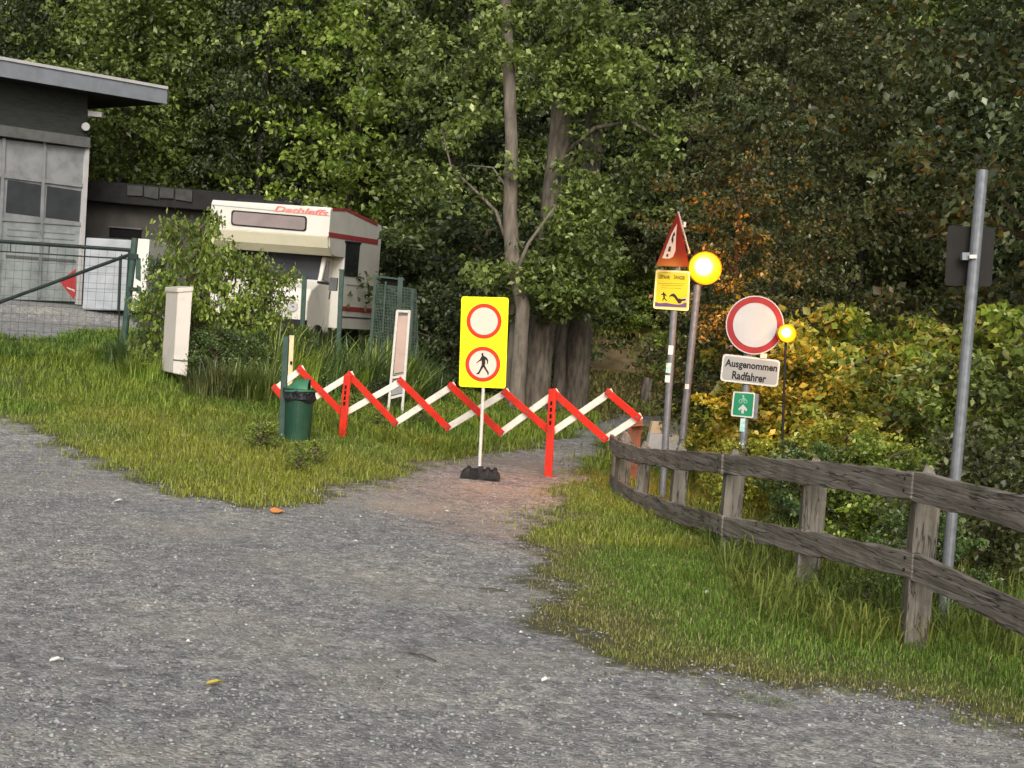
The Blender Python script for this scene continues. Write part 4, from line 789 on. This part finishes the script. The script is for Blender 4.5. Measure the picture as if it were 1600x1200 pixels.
lamp_thing(1230, 521, 13.3, 13.5, 'small lit amber warning lamp peeking out right of the round no entry sign', ((1222, 700), (1228, 530)), .012, 4, (.05, -.18, .04), 9)
st = [o for o in COL.objects if o.name == 'warning_lamp'][0]; MB().box(P(1073.5, 604, 14.855), Vector((.02, 0, 0)), Vector((0, .004, 0)), Vector((0, 0, .025))).build('sticker', M['sticker'], st)

# ------------------------------------------------------------------ round sign pole
D2 = 13.4; g = P(1158, 760, D2); t = thing('no_entry_sign', Vector((g.x, g.y, H(g.x, g.y))), 'round white sign with red rim above a text plate and a small green arrow plate', 'road sign')
pole(1161, 690, 1172, 480, D2, .036, t)
pl = plane_at(1180, 508, D2 - .06, 3)
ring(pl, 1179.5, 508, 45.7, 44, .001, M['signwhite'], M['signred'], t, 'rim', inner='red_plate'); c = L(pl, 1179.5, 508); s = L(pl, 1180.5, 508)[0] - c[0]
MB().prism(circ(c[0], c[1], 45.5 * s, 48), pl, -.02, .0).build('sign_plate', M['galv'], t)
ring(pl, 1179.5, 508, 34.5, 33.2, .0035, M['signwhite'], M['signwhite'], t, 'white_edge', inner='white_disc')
pl = plane_at(1172, 579, D2 - .06, 0)
MB().prism(rrect(LP(pl, [(1130, 552.5), (1219.5, 563), (1215, 605), (1125, 595)]), .035), pl, -.012, 0).build('text_plate', M['white'], t)
MB().prism(rrect(LP(pl, [(1132, 555.5), (1216.8, 565.5), (1213, 602), (1128, 592.5)]), .03), pl, .0005, .002).build('text_field', mk('sign_grey', (.33, .31, .285), (.28, .265, .24), scale=4, rough=.5, dirt=(.32, .3, .28), dirtscale=5), t)
def tx(s, x0, y0, x1, y1, hgt):
    c = L(pl, (x0 + x1) / 2, (y0 + y1) / 2); a = L(pl, x0, y0); b = L(pl, x1, y1); wd_ = math.hypot(b[0] - a[0], b[1] - a[1]); sl = math.atan2(b[1] - a[1], b[0] - a[0]); h = hgt / (F / D2)
    textpart(s, pl, (c[0] - wd_ / 2, c[1] - h / 2, c[0] + wd_ / 2, c[1] + h / 2), M['black'], t, .004, rot=sl, bold=.03)
tx('Ausgenommen', 1133, 568, 1214, 577, 15); tx('Radfahrer', 1144, 585.5, 1197, 592, 13)
MB().box(W(pl, 1193, 556, -.0), Vector((.03, 0, 0)), Vector((0, .01, 0)), Vector((0, 0, .022))).build('clamp', M['sheet'], t)
pl = plane_at(1162, 632, D2 - .06, 8)
MB().prism(rrect(LP(pl, [(1146, 611.5), (1180, 613.5), (1177, 653.5), (1142, 650)]), .015), pl, -.006, 0).build('arrow_plate', M['white'], t)
MB().prism(rrect(LP(pl, [(1148, 613.5), (1178, 615.5), (1175, 651), (1144.3, 648)]), .012), pl, .0005, .002).build('green_field', M['signgreen'], t)
MB().prism(LP(pl, [(1161, 632), (1167.5, 639.5), (1166, 643), (1162.5, 639.5), (1162, 646), (1158, 645.5), (1158.7, 639), (1154.5, 641.5), (1153.5, 638.5)]), pl, .002, .004).build('arrow_symbol', M['signwhite'], t)
for x in (1157, 1164.5): ring(pl, x, 627, 3.0, 2.0, .0022, M['faint'], M['signgreen'], t, 'bicycle_wheel', n=16, inner='wheel_field')
MB().prism(LP(pl, [(1157, 627), (1159.5, 622), (1163.5, 621.5), (1164.5, 627), (1163.5, 626), (1162.5, 622.8), (1161.5, 626.5), (1160, 623.5)]), pl, .0055, .0062).build('bicycle_frame', M['faint'], t)
MB().prism(LP(pl, [(1159.5, 618), (1161.5, 617), (1163, 619.5), (1161, 622)]), pl, .0022, .003).build('rider', M['faint'], t)
pbk = plane_at(1170, 634, D2 + .05, 8); MB().prism(LP(pbk, [(1176, 614), (1186, 616), (1183, 655), (1172, 654)]), pbk, -.02, 0).build('back_plate', M['galv'], t)
for (px, py, m, hh) in ((1160, 664, 'teal', .06), (1157.5, 697, 'sticker', .03)):
    q = P(px, py, D2 - .037); MB().box(q, Vector((.022, 0, 0)), Vector((0, .004, 0)), Vector((0, 0, hh))).build('sticker', M[m], t)

# ------------------------------------------------------------------ tall pole with a sign seen from behind
D3 = 8.75; g = P(1480, 900, D3); t = thing('sign_pole', Vector((g.x, g.y, H(g.x, g.y))), 'tall round galvanised pole behind the nearest fence post carrying a dark sign seen from behind', 'pole')
pole(1493, 742, 1535, 266, D3, .034, t)
pl = plane_at(1515, 410, D3 + .07, -8)
MB().prism(rrect(LP(pl, [(1481, 352), (1555, 356), (1549, 448), (1476, 446)]), .02), pl, -.008, .004).build('sign_back', M['signback'], t)
MB().box(P(1508, 400.5, D3 - .0), _rt * .022, Vector((0, .02, 0)), _up * .022).build('clamp', M['galv'], t)
MB().box(P(1520, 401, D3 - .04), _rt * .021, Vector((0, .008, 0)), _up * .011).build('clamp', M['white'], t)

# ------------------------------------------------------------------ litter bin and posts at the left
D4 = 16.0; g = P(447, 692, D4); t = thing('litter_bin', Vector((g.x, g.y, H(g.x, g.y))), 'green hooded litter bin with a black bag on a green post', 'litter bin')
s = F / D4; ta = P(447, 526, D4); ba = P(441, 690, D4); ba.z -= .3
MB().bar(ba, ta, .065, .05, (1, 0, 0)).build('post', M['postgreen'], t, bevel=.006)
cb = P(464, 690, D4); ct = P(468, 622, D4); MB().tube([cb - Vector((0, 0, .04)), cb.lerp(ct, .5), ct], [.135, .148, .155], 28).build('body', M['bin'], t, smooth=False, bevel=.01)
bgm = MB(); vs = []; fs = []; n = 36; up = (P(468, 600, D4) - ct).normalized()
for k, (hh, rr) in enumerate(((-.075, .162), (-.05, .178), (-.01, .17), (.03, .172), (.06, .165))):
    for j in range(n): a = 2 * math.pi * j / n; r_ = rr * (1 + .05 * math.sin(5 * a + k) + random.uniform(-.03, .03)); vs.append(ct + up * (hh + .045 + .012 * math.sin(3 * a) * (k == 0)) + Vector((math.cos(a) * r_, math.sin(a) * r_, 0)))
for k in range(4):
    for j in range(n): fs.append((k * n + j, k * n + (j + 1) % n, (k + 1) * n + (j + 1) % n, (k + 1) * n + j))
bgm.add(vs, fs).build('bag', M['bag'], t, smooth=False)
cr_ = P(468.5, 612, D4); MB().tube([cr_, cr_ + up * .02], .178, 28).build('rim', M['binlid'], t)
hd = MB(); vs = []; fs = []; n = 20; k = 7
for i in range(k):      # hood: half barrel opening to the right
    q = i / (k - 1); x = -.14 + .24 * q; rz_ = .02 + .105 * min(1, math.sin(min(1, q * 1.35) * math.pi / 2)); ry_ = .05 + .09 * min(1, q * 2)
    for j in range(n + 1): a = math.pi * j / n; vs.append(cr_ + up * .02 + Vector((x, -math.cos(a) * ry_, math.sin(a) * rz_ - .0 - x * .03)))
for i in range(k - 1):
    for j in range(n): fs.append((i * (n + 1) + j, i * (n + 1) + j + 1, (i + 1) * (n + 1) + j + 1, (i + 1) * (n + 1) + j))
hood = hd.add(vs, fs).build('hood', M['binlid'], t, smooth=True)
vs = [cr_ + up * .025 + Vector((.094, -math.cos(math.pi * j / n) * .13, math.sin(math.pi * j / n) * .115)) for j in range(n + 1)]; MB().add(vs, [tuple(range(n + 1))]).build('opening', M['dark'], hood)
MB().bar(P(486, 626, D4), P(484, 668, D4), .022, .03, (1, 0, 0)).build('bracket', M['creamy'], t)
g = P(456, 590, 18.2); t = thing('stake', Vector((g.x, g.y, H(g.x, g.y))), 'thin cream coloured stake behind the litter bin post', 'stake'); MB().plank(g - Vector((0, 0, .6)), P(456.5, 524, 18.2), .055, .03, (1, 0, 0), n=5, jit=.003).build('shaft', M['creamy'], t)
MB().box(P(455, 567, 18.17), Vector((.012, 0, 0)), Vector((0, .006, 0)), Vector((0, 0, .02))).build('hook', M['dark'], t)
# white cabinet
D5 = 19.2; g = P(275, 588, D5); t = thing('utility_cabinet', Vector((g.x, g.y, H(g.x, g.y))), 'narrow white leaning service cabinet standing in the grass before the hedge', 'cabinet')
f0 = [P(278, 455, D5), P(301, 453, D5), P(292, 588, D5), P(270, 583, D5)]; bk = Vector((-.26, .45, 0)); f1 = [v + bk for v in f0]
MB().add(f0 + f1, [(0, 3, 2, 1), (0, 1, 5, 4), (0, 4, 7, 3), (1, 2, 6, 5), (2, 3, 7, 6), (4, 5, 6, 7)]).build('body', M['cabin'], t, bevel=.01)
cp = [P(276.5, 457, D5 - .02), P(302, 455, D5 - .02)]; u_ = Vector((0, 0, .06)); b5 = bk * 1.06
MB().add([cp[0], cp[1], cp[1] + u_, cp[0] + u_] + [v + b5 for v in (cp[0], cp[1], cp[1] + u_, cp[0] + u_)], [(0, 1, 2, 3), (4, 7, 6, 5), (0, 3, 7, 4), (1, 5, 6, 2), (3, 2, 6, 7), (0, 4, 5, 1)]).build('cap', M['cabin'], t, bevel=.008)
MB().bar(P(270.5, 562, D5 - .012), P(294, 564, D5 - .012), .014, .01, (0, 0, 1)).build('joint', M['ledge'], t)
# faded frame
D6 = 20.0; pl = plane_at(626, 560, D6, -6); g = P(622, 655, D6); t = thing('frame_stand', Vector((g.x, g.y, H(g.x, g.y))), 'tall white metal frame stand with a faded pink panel behind the barrier', 'stand')
def fbar(a, b, w_=.035, m='white', nm='frame_bar', off=0): MB().bar(W(pl, *a, off), W(pl, *b, off), w_, .03, pl[1] if abs(a[0] - b[0]) < 20 and abs(a[1] - b[1]) > 20 else (0, 0, 1)).build(nm, M[m], t, bevel=.004)
fbar((621, 486), (607, 640)); fbar((640, 486), (628, 650)); fbar((619.5, 486), (641.5, 487)); fbar((613.5, 590), (632, 587)); fbar((609, 622), (629, 617))
MB().prism(LP(pl, [(622.5, 490), (638, 490), (631.5, 585), (615, 586)]), pl, -.02, -.006).build('panel', M['panel'], t)
MB().prism(LP(pl, [(614.5, 594), (630, 591), (628, 614), (611, 618)]), pl, -.02, -.006).build('lower_panel', M['door'], t)
MB().prism(LP(pl, [(623, 489), (638.5, 489), (638.2, 493), (622.6, 493)]), pl, -.005, -.001).build('top_slot', M['ledge'], t)
MB().prism(LP(pl, [(616.5, 583), (630.5, 581), (630.2, 583), (616.2, 585)]), pl, -.005, -.001).build('lower_slot', M['ledge'], t)
for a in ((607, 640), (628, 650)):
    q = W(pl, *a); MB().bar(Vector((q.x, q.y, H(q.x, q.y) - .1)), q + Vector((0, 0, .03)), .035, .03, pl[1]).build('leg', M['white'], t)

# ------------------------------------------------------------------ gate
D7 = 21.3; pl = plane_at(100, 400, D7, 1); g = P(203, 560, D7); t = thing('steel_gate', Vector((g.x, g.y, H(g.x, g.y))), 'dark green tubular steel gate with wire mesh and a diagonal brace at the left', 'gate')
_wd = lambda nm, a, b, r, m='gate': MB().tube([W(pl, *a), W(pl, *b)], r, 8).build(nm, M[m], t)
_wd('top_rail', (-60, 373), (206, 391), .028); _wd('middle_rail', (-60, 389), (204, 405), .010); _wd('bottom_rail', (-60, 555), (90, 560), .028); _wd('lower_wire', (-60, 543), (198, 556), .008)
_wd('brace', (-60, 494), (205, 397), .026); _wd('end_stile', (204, 392), (194, 560), .036)
_wd('inner_stile', (190, 397), (184, 556), .010)
for i in range(18):
    x = -40 + i * 13; _wd('mesh_wire', (x, 380 + x * .06), (x - 12, 549 + x * .05), .0018)
for i in range(11):
    y = 404 + i * 13.5; _wd('mesh_wire', (-60, y), (198, y + 14), .0018)
for x in (17, 77): _wd('hanger', (x, 380 + x * .05), (x - .5, 392 + x * .05), .008)
q = W(pl, 211, 372); MB().tube([Vector((q.x - .08, q.y, H(q.x, q.y) - .3)), q], .05, 12).build('gate_post', M['postgreen'], t)
MB().box(W(pl, 209, 401, .03), Vector((.06, 0, 0)), Vector((0, .03, 0)), Vector((0, 0, .04))).build('hinge', M['gate'], t)
MB().box(W(pl, 208, 452, .03), Vector((.06, 0, 0)), Vector((0, .03, 0)), Vector((0, 0, .03))).build('hinge', M['gate'], t)

# ------------------------------------------------------------------ green mesh fence and posts in front of the camper
pl = plane_at(615, 460, 26.5, -3); g = P(615, 510, 26.5); t = thing('mesh_fence', Vector((g.x, g.y, H(g.x, g.y))), 'dull green wire mesh fence right of the camper', 'fence')
mw = MB()
for i_ in range(30): a_ = i_ / 29; mw.bar(W(pl, 585 + 65 * a_, 443 + 9 * a_), W(pl, 576 + 78 * a_, 552 + 8 * a_), .011, .004, (1, 0, 0))
for i_ in range(24): b_ = i_ / 23; mw.bar(W(pl, 585 - 9 * b_, 443 + 109 * b_), W(pl, 650 + 4 * b_, 452 + 108 * b_), .011, .004, (0, 0, 1))
tag(mw.build('wire_mesh', M['fencegreen'], t), kind='stuff')
for a, b, w_ in (((587, 430), (578, 560), .05), ((626, 433), (620, 560), .09), ((603, 440), (598, 520), .03), ((645, 452), (640, 560), .05)): MB().bar(W(pl, *a, .03), W(pl, *b, .03), w_, .04, (1, 0, 0)).build('post', M['fencegreen'], t)
MB().bar(W(pl, 583, 431, .02), W(pl, 632, 437, .02), .03, .03, (0, 0, 1)).build('rail', M['fencegreen'], t)
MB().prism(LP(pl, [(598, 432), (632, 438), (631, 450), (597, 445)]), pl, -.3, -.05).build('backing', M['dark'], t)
for px, y0, lab in ((476, 432, 'green fence post in front of the camper windscreen'), (534, 422, 'taller green fence post in front of the camper door')):
    a = P(px, y0, 24); t = thing('fence_post', Vector((a.x, a.y, H(a.x, a.y))), lab, 'post'); MB().bar(a, P(px - 6, 560, 24), .075, .06, (1, 0, 0)).build('shaft', M['postgreen'], t, bevel=.006)
    MB().box(a, Vector((.045, 0, 0)), Vector((0, .036, 0)), Vector((0, 0, .012))).build('cap', M['postgreen'], t)
for k in range(3):
    a = P(476, 445 + 22 * k, 24); b = P(650, 462 + 20 * k, 25.5)
a = P(476, 440, 24)

# ------------------------------------------------------------------ camper
Cc = P(517, 325, 28); GZ = Cc.z - 2.9; yw = R(11.5)
cu = Vector((-math.cos(yw), math.sin(yw), 0)); cv = Vector((math.sin(yw), math.cos(yw), 0)); cw = Vector((0, 0, 1)); C0 = Vector((Cc.x, Cc.y, GZ))
t = thing('camper_van', C0, 'old white camper with red stripes and a bunk over the cab behind the hedge', 'camper')
plS = (C0, cv, cw, cv.cross(cw)); plF = (C0, -cu, cw, (-cu).cross(cw))     # side and front planes
WD = 2.42
def pv(prof, u0, u1):
    mb = MB(); n = len(prof); pls = (C0 + cu * u0, cv, cw, cv.cross(cw)); return mb.prism(prof, pls, -(u1 - u0), 0)
pv([(0.0, 2.36), (.0, 2.84), (.05, 2.91), (.9, 2.94), (3.35, 2.84), (3.4, 2.74), (3.4, .62), (1.05, .62), (1.05, 2.02), (.95, 2.02), (.5, 2.02), (.3, 2.04), (.12, 2.16), (.05, 2.34)], 0, WD).build('body', M['shell'], t, bevel=.035)
pv([(-.012, 2.35), (.07, 2.14), (.26, 2.0), (.34, 2.0), (.34, 2.1), (.04, 2.37)], .02, WD - .02).build('bunk_underside', M['shell2'], t, bevel=.01)
pv([(1.04, 2.0), (.60, 2.0), (.36, 1.5), (-.12, 1.33), (-.3, 1.1), (-.32, .5), (1.04, .5)], .22, WD - .22).build('cab', M['shell'], t, bevel=.04)
# windscreen on the slanted face
a = C0 + cv * .595 + cw * 2.0; b = C0 + cv * .365 + cw * 1.52; nn = (b - a).cross(cu).normalized()
if nn.y > 0: nn = -nn
MB().add([a + cu * .3 + nn * .012, a + cu * (WD - .3) + nn * .012, b + cu * (WD - .28) + nn * .012, b + cu * .28 + nn * .012], [(0, 1, 2, 3)]).build('windscreen', M['glass'], t)
for u_ in (.7, 1.5): MB().bar(b + cu * u_ + nn * .03 + (a - b) * .05, b + cu * (u_ + .45) + nn * .03 + (a - b) * .4, .015, .01, cu).build('wiper', M['trim'], t)
plc = (C0 + cu * .215, cv, cw, cv.cross(cw)); MB().prism([(.62, 1.92), (.46, 1.55), (.80, 1.50), (.76, 1.92)], plc, 0, .012).build('cab_window', M['glass'], t)
# side details traced on the side plane
def side(nm, pts, m, t0=.0, t1=.008): return MB().prism(LP(plS, pts), plS, t0, t1).build(nm, M[m], t)
o_ = side('side_window', [(540.5, 378), (562, 381), (558, 433), (537.5, 431)], 'glass', .0, .012); 
MB().prism(LP(plS, [(539, 376), (563.5, 379), (563, 382), (539, 379)]), plS, .0, .02).build('window_frame', M['trim'], t)
side('stripe', [(513.5, 362.5), (590.5, 374.5), (590, 382.5), (513.5, 370)], 'stripe')
side('stripe', [(520, 324.8), (542, 325.6), (541, 330), (519.5, 329.5)], 'stripe'); side('stripe', [(542, 325.6), (589.5, 348), (589.8, 353.5), (541, 330)], 'stripe')
side('stripe', [(532, 478), (581, 482), (580, 489), (531, 485)], 'stripe'); side('seam', [(541, 444), (585, 448), (585, 449.2), (541, 445.2)], 'door')
side('sill', [(530, 494), (581, 497), (581, 498.6), (530, 495.6)], 'trim')
def front(nm, pts, m, t0=.0, t1=.01, rr=0):
    q = LP(plF, pts); q = rrect(q, rr, 5) if rr else q; return MB().prism(q, plF, t0, t1).build(nm, M[m], t)
front('window_frame', [(362, 328), (480, 338), (479, 362), (361, 352)], 'trim', 0, .012, .07); front('bunk_window', [(364.5, 330.5), (477.5, 340), (476.5, 359.5), (363.5, 350)], 'blind', .012, .018, .06)
front('seam', [(330, 319.4), (515, 336.8), (515, 338), (330, 320.4)], 'door', 0, .004)
c_ = L(plF, 471, 327.2); a_ = L(plF, 429, 324.5); b2 = L(plF, 514, 331.5)
textpart('Dethleffs', plF, (c_[0] - .5 * math.hypot(b2[0] - a_[0], b2[1] - a_[1]), c_[1] - .085, c_[0] + .5 * math.hypot(b2[0] - a_[0], b2[1] - a_[1]), c_[1] + .03), M['pink'], t, .008, shear=.3, rot=math.atan2(b2[1] - a_[1], b2[0] - a_[0]), bold=.03)
pv([(.5, 2.94), (.5, 3.0), (1.8, 2.98), (1.8, 2.9)], .95, 2.1).build('roof_rack', M['trim'], t); pv([(1.2, 2.93), (1.25, 3.0), (1.7, 3.0), (1.75, 2.92)], .9, 1.3).build('roof_hatch', M['trim'], t)
# mirror
m0 = C0 + cu * .20 + cv * .35 + cw * 1.56; 
MB().bar(P(497, 441, 27.9), P(518, 444, 27.6), .05, .04, (0, 0, 1)).build('mirror_arm', M['trim'], t); MB().box(P(521, 444, 27.55), -cu * .08, cv * .04, cw * .125).build('mirror', M['ledge'], t, bevel=.015)
MB().bar(P(516, 455, 27.6), P(514, 468, 27.6), .02, .02, cu).build('aerial', M['trim'], t)
for u_ in (.28, WD - .28):
    for v_ in (-.0 + .3, 2.6):
        c = C0 + cu * u_ + cv * v_ + cw * .33; MB().tube([c - cu * .11, c + cu * .11], .33, 24).build('tyre', M['rubber'], t)
MB().box(C0 + cu * WD / 2 + cv * -.36 + cw * .62, cu * (WD / 2 - .2), cv * .06, cw * .12).build('bumper', M['trim'], t)
for u_ in (.5, WD - .5): MB().tube([C0 + cu * u_ - cv * .30 + cw * .98, C0 + cu * u_ - cv * .345 + cw * .98], .1, 16).build('headlight', M['signwhite'], t)

# ------------------------------------------------------------------ workshop at the far left
A0 = P(0, 300, 33.4); A1 = P(130, 300, 35.0); du = Vector((A1.x - A0.x, A1.y - A0.y, 0)).normalized(); pl = (A1, du, cw, du.cross(cw))
if pl[3].y > 0: pl = (A1, du, cw, -du.cross(cw))
g = W(pl, 128, 476); t = thing('workshop', Vector((g.x, g.y, H(g.x, g.y))), 'grey workshop with a sloping roof and a big glazed folding door at the left edge', 'building')
def wp(nm, pts, m, t0=0, t1=.02, bev=0, par=None): return MB().prism([L(pl, *p, t1) for p in pts], pl, t0, t1).build(nm, M[m], par or t, bevel=bev)
wp('wall', [(-160, 60), (137, 140), (137, 226), (124, 478), (-160, 485)], 'cladding', -5, 0)
wp('ledge', [(-160, 172), (141, 215), (141, 231), (-160, 190)], 'ledge', .0, .22)
wp('roof', [(-200, 55), (262, 137), (262, 163), (-200, 86)], 'darkroof', -7, .75); 
wp('fascia', [(-200, 55.5), (261.5, 137.8), (261, 162.6), (-200, 86)], 'fascia', .751, .80)
wp('roof_edge', [(-200, 52), (263, 135), (262.6, 139.5), (-200, 57)], 'signwhite', .6, .84)
door_ = wp('door', [(-160, 200), (134, 232), (122, 472), (-160, 462)], 'door', .0, .03)
wp('door_lower_panel', [(-160, 340), (127, 350), (121, 471), (-160, 461)], 'doorlow', .031, .045, par=door_)
for (a, b) in ((-50, 3), (12, 67), (74, 127)):
    k = lambda x, y0: y0 + x * .155
    wp('pane', [(a, k(a, 279)), (b, k(b, 279)), (b - 3, k(b - 3, 331) - .03 * b), (a - 3, k(a - 3, 331) - .03 * a)], 'pane', .031, .04, par=door_)
for x in (7, 71): wp('mullion', [(x - 2, 216), (x + 2, 216), (x - 8, 466), (x - 12, 466)], 'door', .046, .085, par=door_)
wp('transom', [(-160, 252), (131, 287), (131, 293), (-160, 257)], 'door', .046, .08, par=door_); wp('transom', [(-160, 328), (127, 348), (127, 353), (-160, 334)], 'door', .046, .08, par=door_)
wp('door_rail', [(10, 398), (118, 406), (118, 410), (10, 402)], 'ledge', .046, .07, par=door_); wp('door_frame', [(135, 232), (140, 232), (127, 478), (121, 478)], 'signwhite', .0, .12)
for k in range(3): wp('corrugation', [(12, 357 + 10 * k), (116, 365 + 9 * k), (116, 366.5 + 9 * k), (12, 358.5 + 10 * k)], 'door', .046, .06, par=door_)
MB().tube([W(pl, 134, 198, .0), W(pl, 134, 198, .18)], .10, 16).build('wall_lamp', M['signwhite'], t, bevel=.02); MB().box(W(pl, 150, 179, .05), Vector((.16, 0, 0)), Vector((0, .1, 0)), Vector((0, 0, .06))).build('junction_box', M['signwhite'], t)
# red triangle leaning in the door
q = plane_at(107, 440, 33.0, 0); t = thing('red_triangle', P(105, 472, 33), 'dull red and white triangle hanging on the workshop door behind the gate brace', 'marker')
MB().prism(LP(q, [(93, 440), (118, 420), (118, 460), (115, 468)]), q, -.02, 0).build('plate', M['signred'], t); MB().prism(LP(q, [(104, 448), (117, 453), (117, 456), (106, 451)]), q, .0, .01).build('bar', M['signwhite'], t)
# white trailer
q = plane_at(180, 430, 30.5, -2); t = thing('box_trailer', P(180, 486, 30.5), 'white box trailer beside the workshop behind the gate', 'trailer')
MB().prism(LP(q, [(134, 371), (206, 375), (206, 486), (128, 484)]), q, -2.4, 0).build('body', M['trailer'], t, bevel=.03)
MB().prism(LP(q, [(209, 372), (234, 374), (226, 486), (206, 486)]), q, -2.0, .0).build('door', M['shell'], t, bevel=.02)
for a, b in (((212, 400), (220, 440)), ((214, 445), (221, 462)), ((210, 466), (218, 478))): MB().prism(LP(q, [a, (b[0], a[1] + 4), b, (a[0], b[1] - 5)]), q, .001, .01).build('marking', M['postgreen'], t)
for y in (400, 425, 450): MB().prism(LP(q, [(131, y), (203, y + 2), (203, y + 3), (131, y + 1)]), q, .0, .008).build('seam', M['door'], t)
MB().prism(LP(q, [(187, 400), (189.5, 400), (186, 484), (183.5, 484)]), q, .0, .03).build('corner_post', M['gate'], t)
# low building
q = plane_at(240, 380, 37.5, 0); t = thing('low_shed', P(240, 480, 37.5), 'low dark building with a sagging roof edge between workshop and camper', 'building')
MB().prism(LP(q, [(120, 310), (520, 340), (520, 505), (110, 490)]), q, -5, 0).build('wall', M['plaster'], t)
MB().prism(LP(q, [(120, 284), (210, 289), (520, 318), (520, 346), (210, 322), (120, 313)]), q, -5.5, .5).build('roof', M['darkroof'], t, bevel=.03)
for i, (x0, x1) in enumerate(((208, 232), (234, 256), (258, 280), (282, 308))): k = .085; MB().prism(LP(q, [(x0, 292 + (x0 - 208) * k), (x1, 292 + (x1 - 208) * k), (x1 - 1, 307 + (x1 - 208) * k + (i % 2) * 3), (x0, 308 + (x0 - 208) * k)]), q, .5, .56).build('roof_sheet', M['roofsheet'], t)
MB().prism(LP(q, [(172, 355), (222, 359), (221, 374), (171, 370)]), q, .0, .03).build('window', M['dark'], t); MB().prism(LP(q, [(171, 353), (223, 357), (223, 359.5), (171, 355.5)]), q, .0, .08).build('window_frame', M['ledge'], t)
# ------------------------------------------------------------------ small litter
def bit(px, py, m, sx, sy, lab, cat, name, rz=0.4):
    g = GT(px, py); u = Vector((math.cos(rz), math.sin(rz), 0)); v = Vector((-math.sin(rz), math.cos(rz), 0)); t_ = MB(); vs = []
    for i, (a, b, z) in enumerate(((-1, -.6, 0), (-.2, -1, .3), (.9, -.5, .9), (1, .6, .2), (.1, 1, .8), (-.9, .5, .3))): vs.append(g + u * a * sx + v * b * sy + Vector((0, 0, .012 + z * .02)))
    c = g + Vector((0, 0, .02)); vs2 = [p - Vector((0, 0, .003)) for p in vs]
    mb = MB().add([c] + vs + [c - Vector((0, 0, .003))] + vs2, [(0, i, i % 6 + 1) for i in range(1, 7)] + [(7, 7 + i % 6 + 1, 7 + i) for i in range(1, 7)])
    o = mb.build(name, M[m]); return tag(o, lab, cat)
bit(432, 801, 'orange' if 0 else 'orangep', .05, .11, 'small orange scrap lying on the gravel below the grass bank', 'litter', 'scrap')
bit(300, 695, 'leafy', .03, .10, 'yellow leaf lying on the grass bank', 'leaf', 'fallen_leaf', 1.3)
bit(335, 1077, 'leafy', .035, .015, 'pale yellow leaf on the gravel in the left foreground', 'leaf', 'fallen_leaf', .1)
bit(88, 1040, 'paper', .03, .012, 'white scrap on the gravel near the left edge', 'litter', 'scrap', .2); bit(1104, 931, 'paper', .03, .02, 'crumpled white paper in the grass by the fence', 'litter', 'scrap', .2)
bit(186, 786, 'paper', .035, .02, 'white scrap on the gravel at the left', 'litter', 'scrap', 0); bit(852, 1068, 'paper', .022, .01, 'tiny white scrap in the centre foreground', 'litter', 'scrap', .4)
for px, py, a in ((770, 925, .3), (1130, 1125, .2), (660, 1030, .7)):
    g = GT(px, py); e = Vector((math.cos(a), -math.sin(a), 0)) * .09; tag(MB().tube([g - e + Vector((0, 0, .006)), g + Vector((0, .01, .014)), g + e + Vector((0, 0, .006))], .004, 5).build('twig', M['twig']), {770: 'thin dark twig on the gravel in the middle', 1130: 'twig on the gravel at the lower right', 660: 'twig on the gravel in the foreground'}[px], 'twig')
print('tris', s if 0 else '', sum(len(m.polygons) for m in bpy.data.meshes))
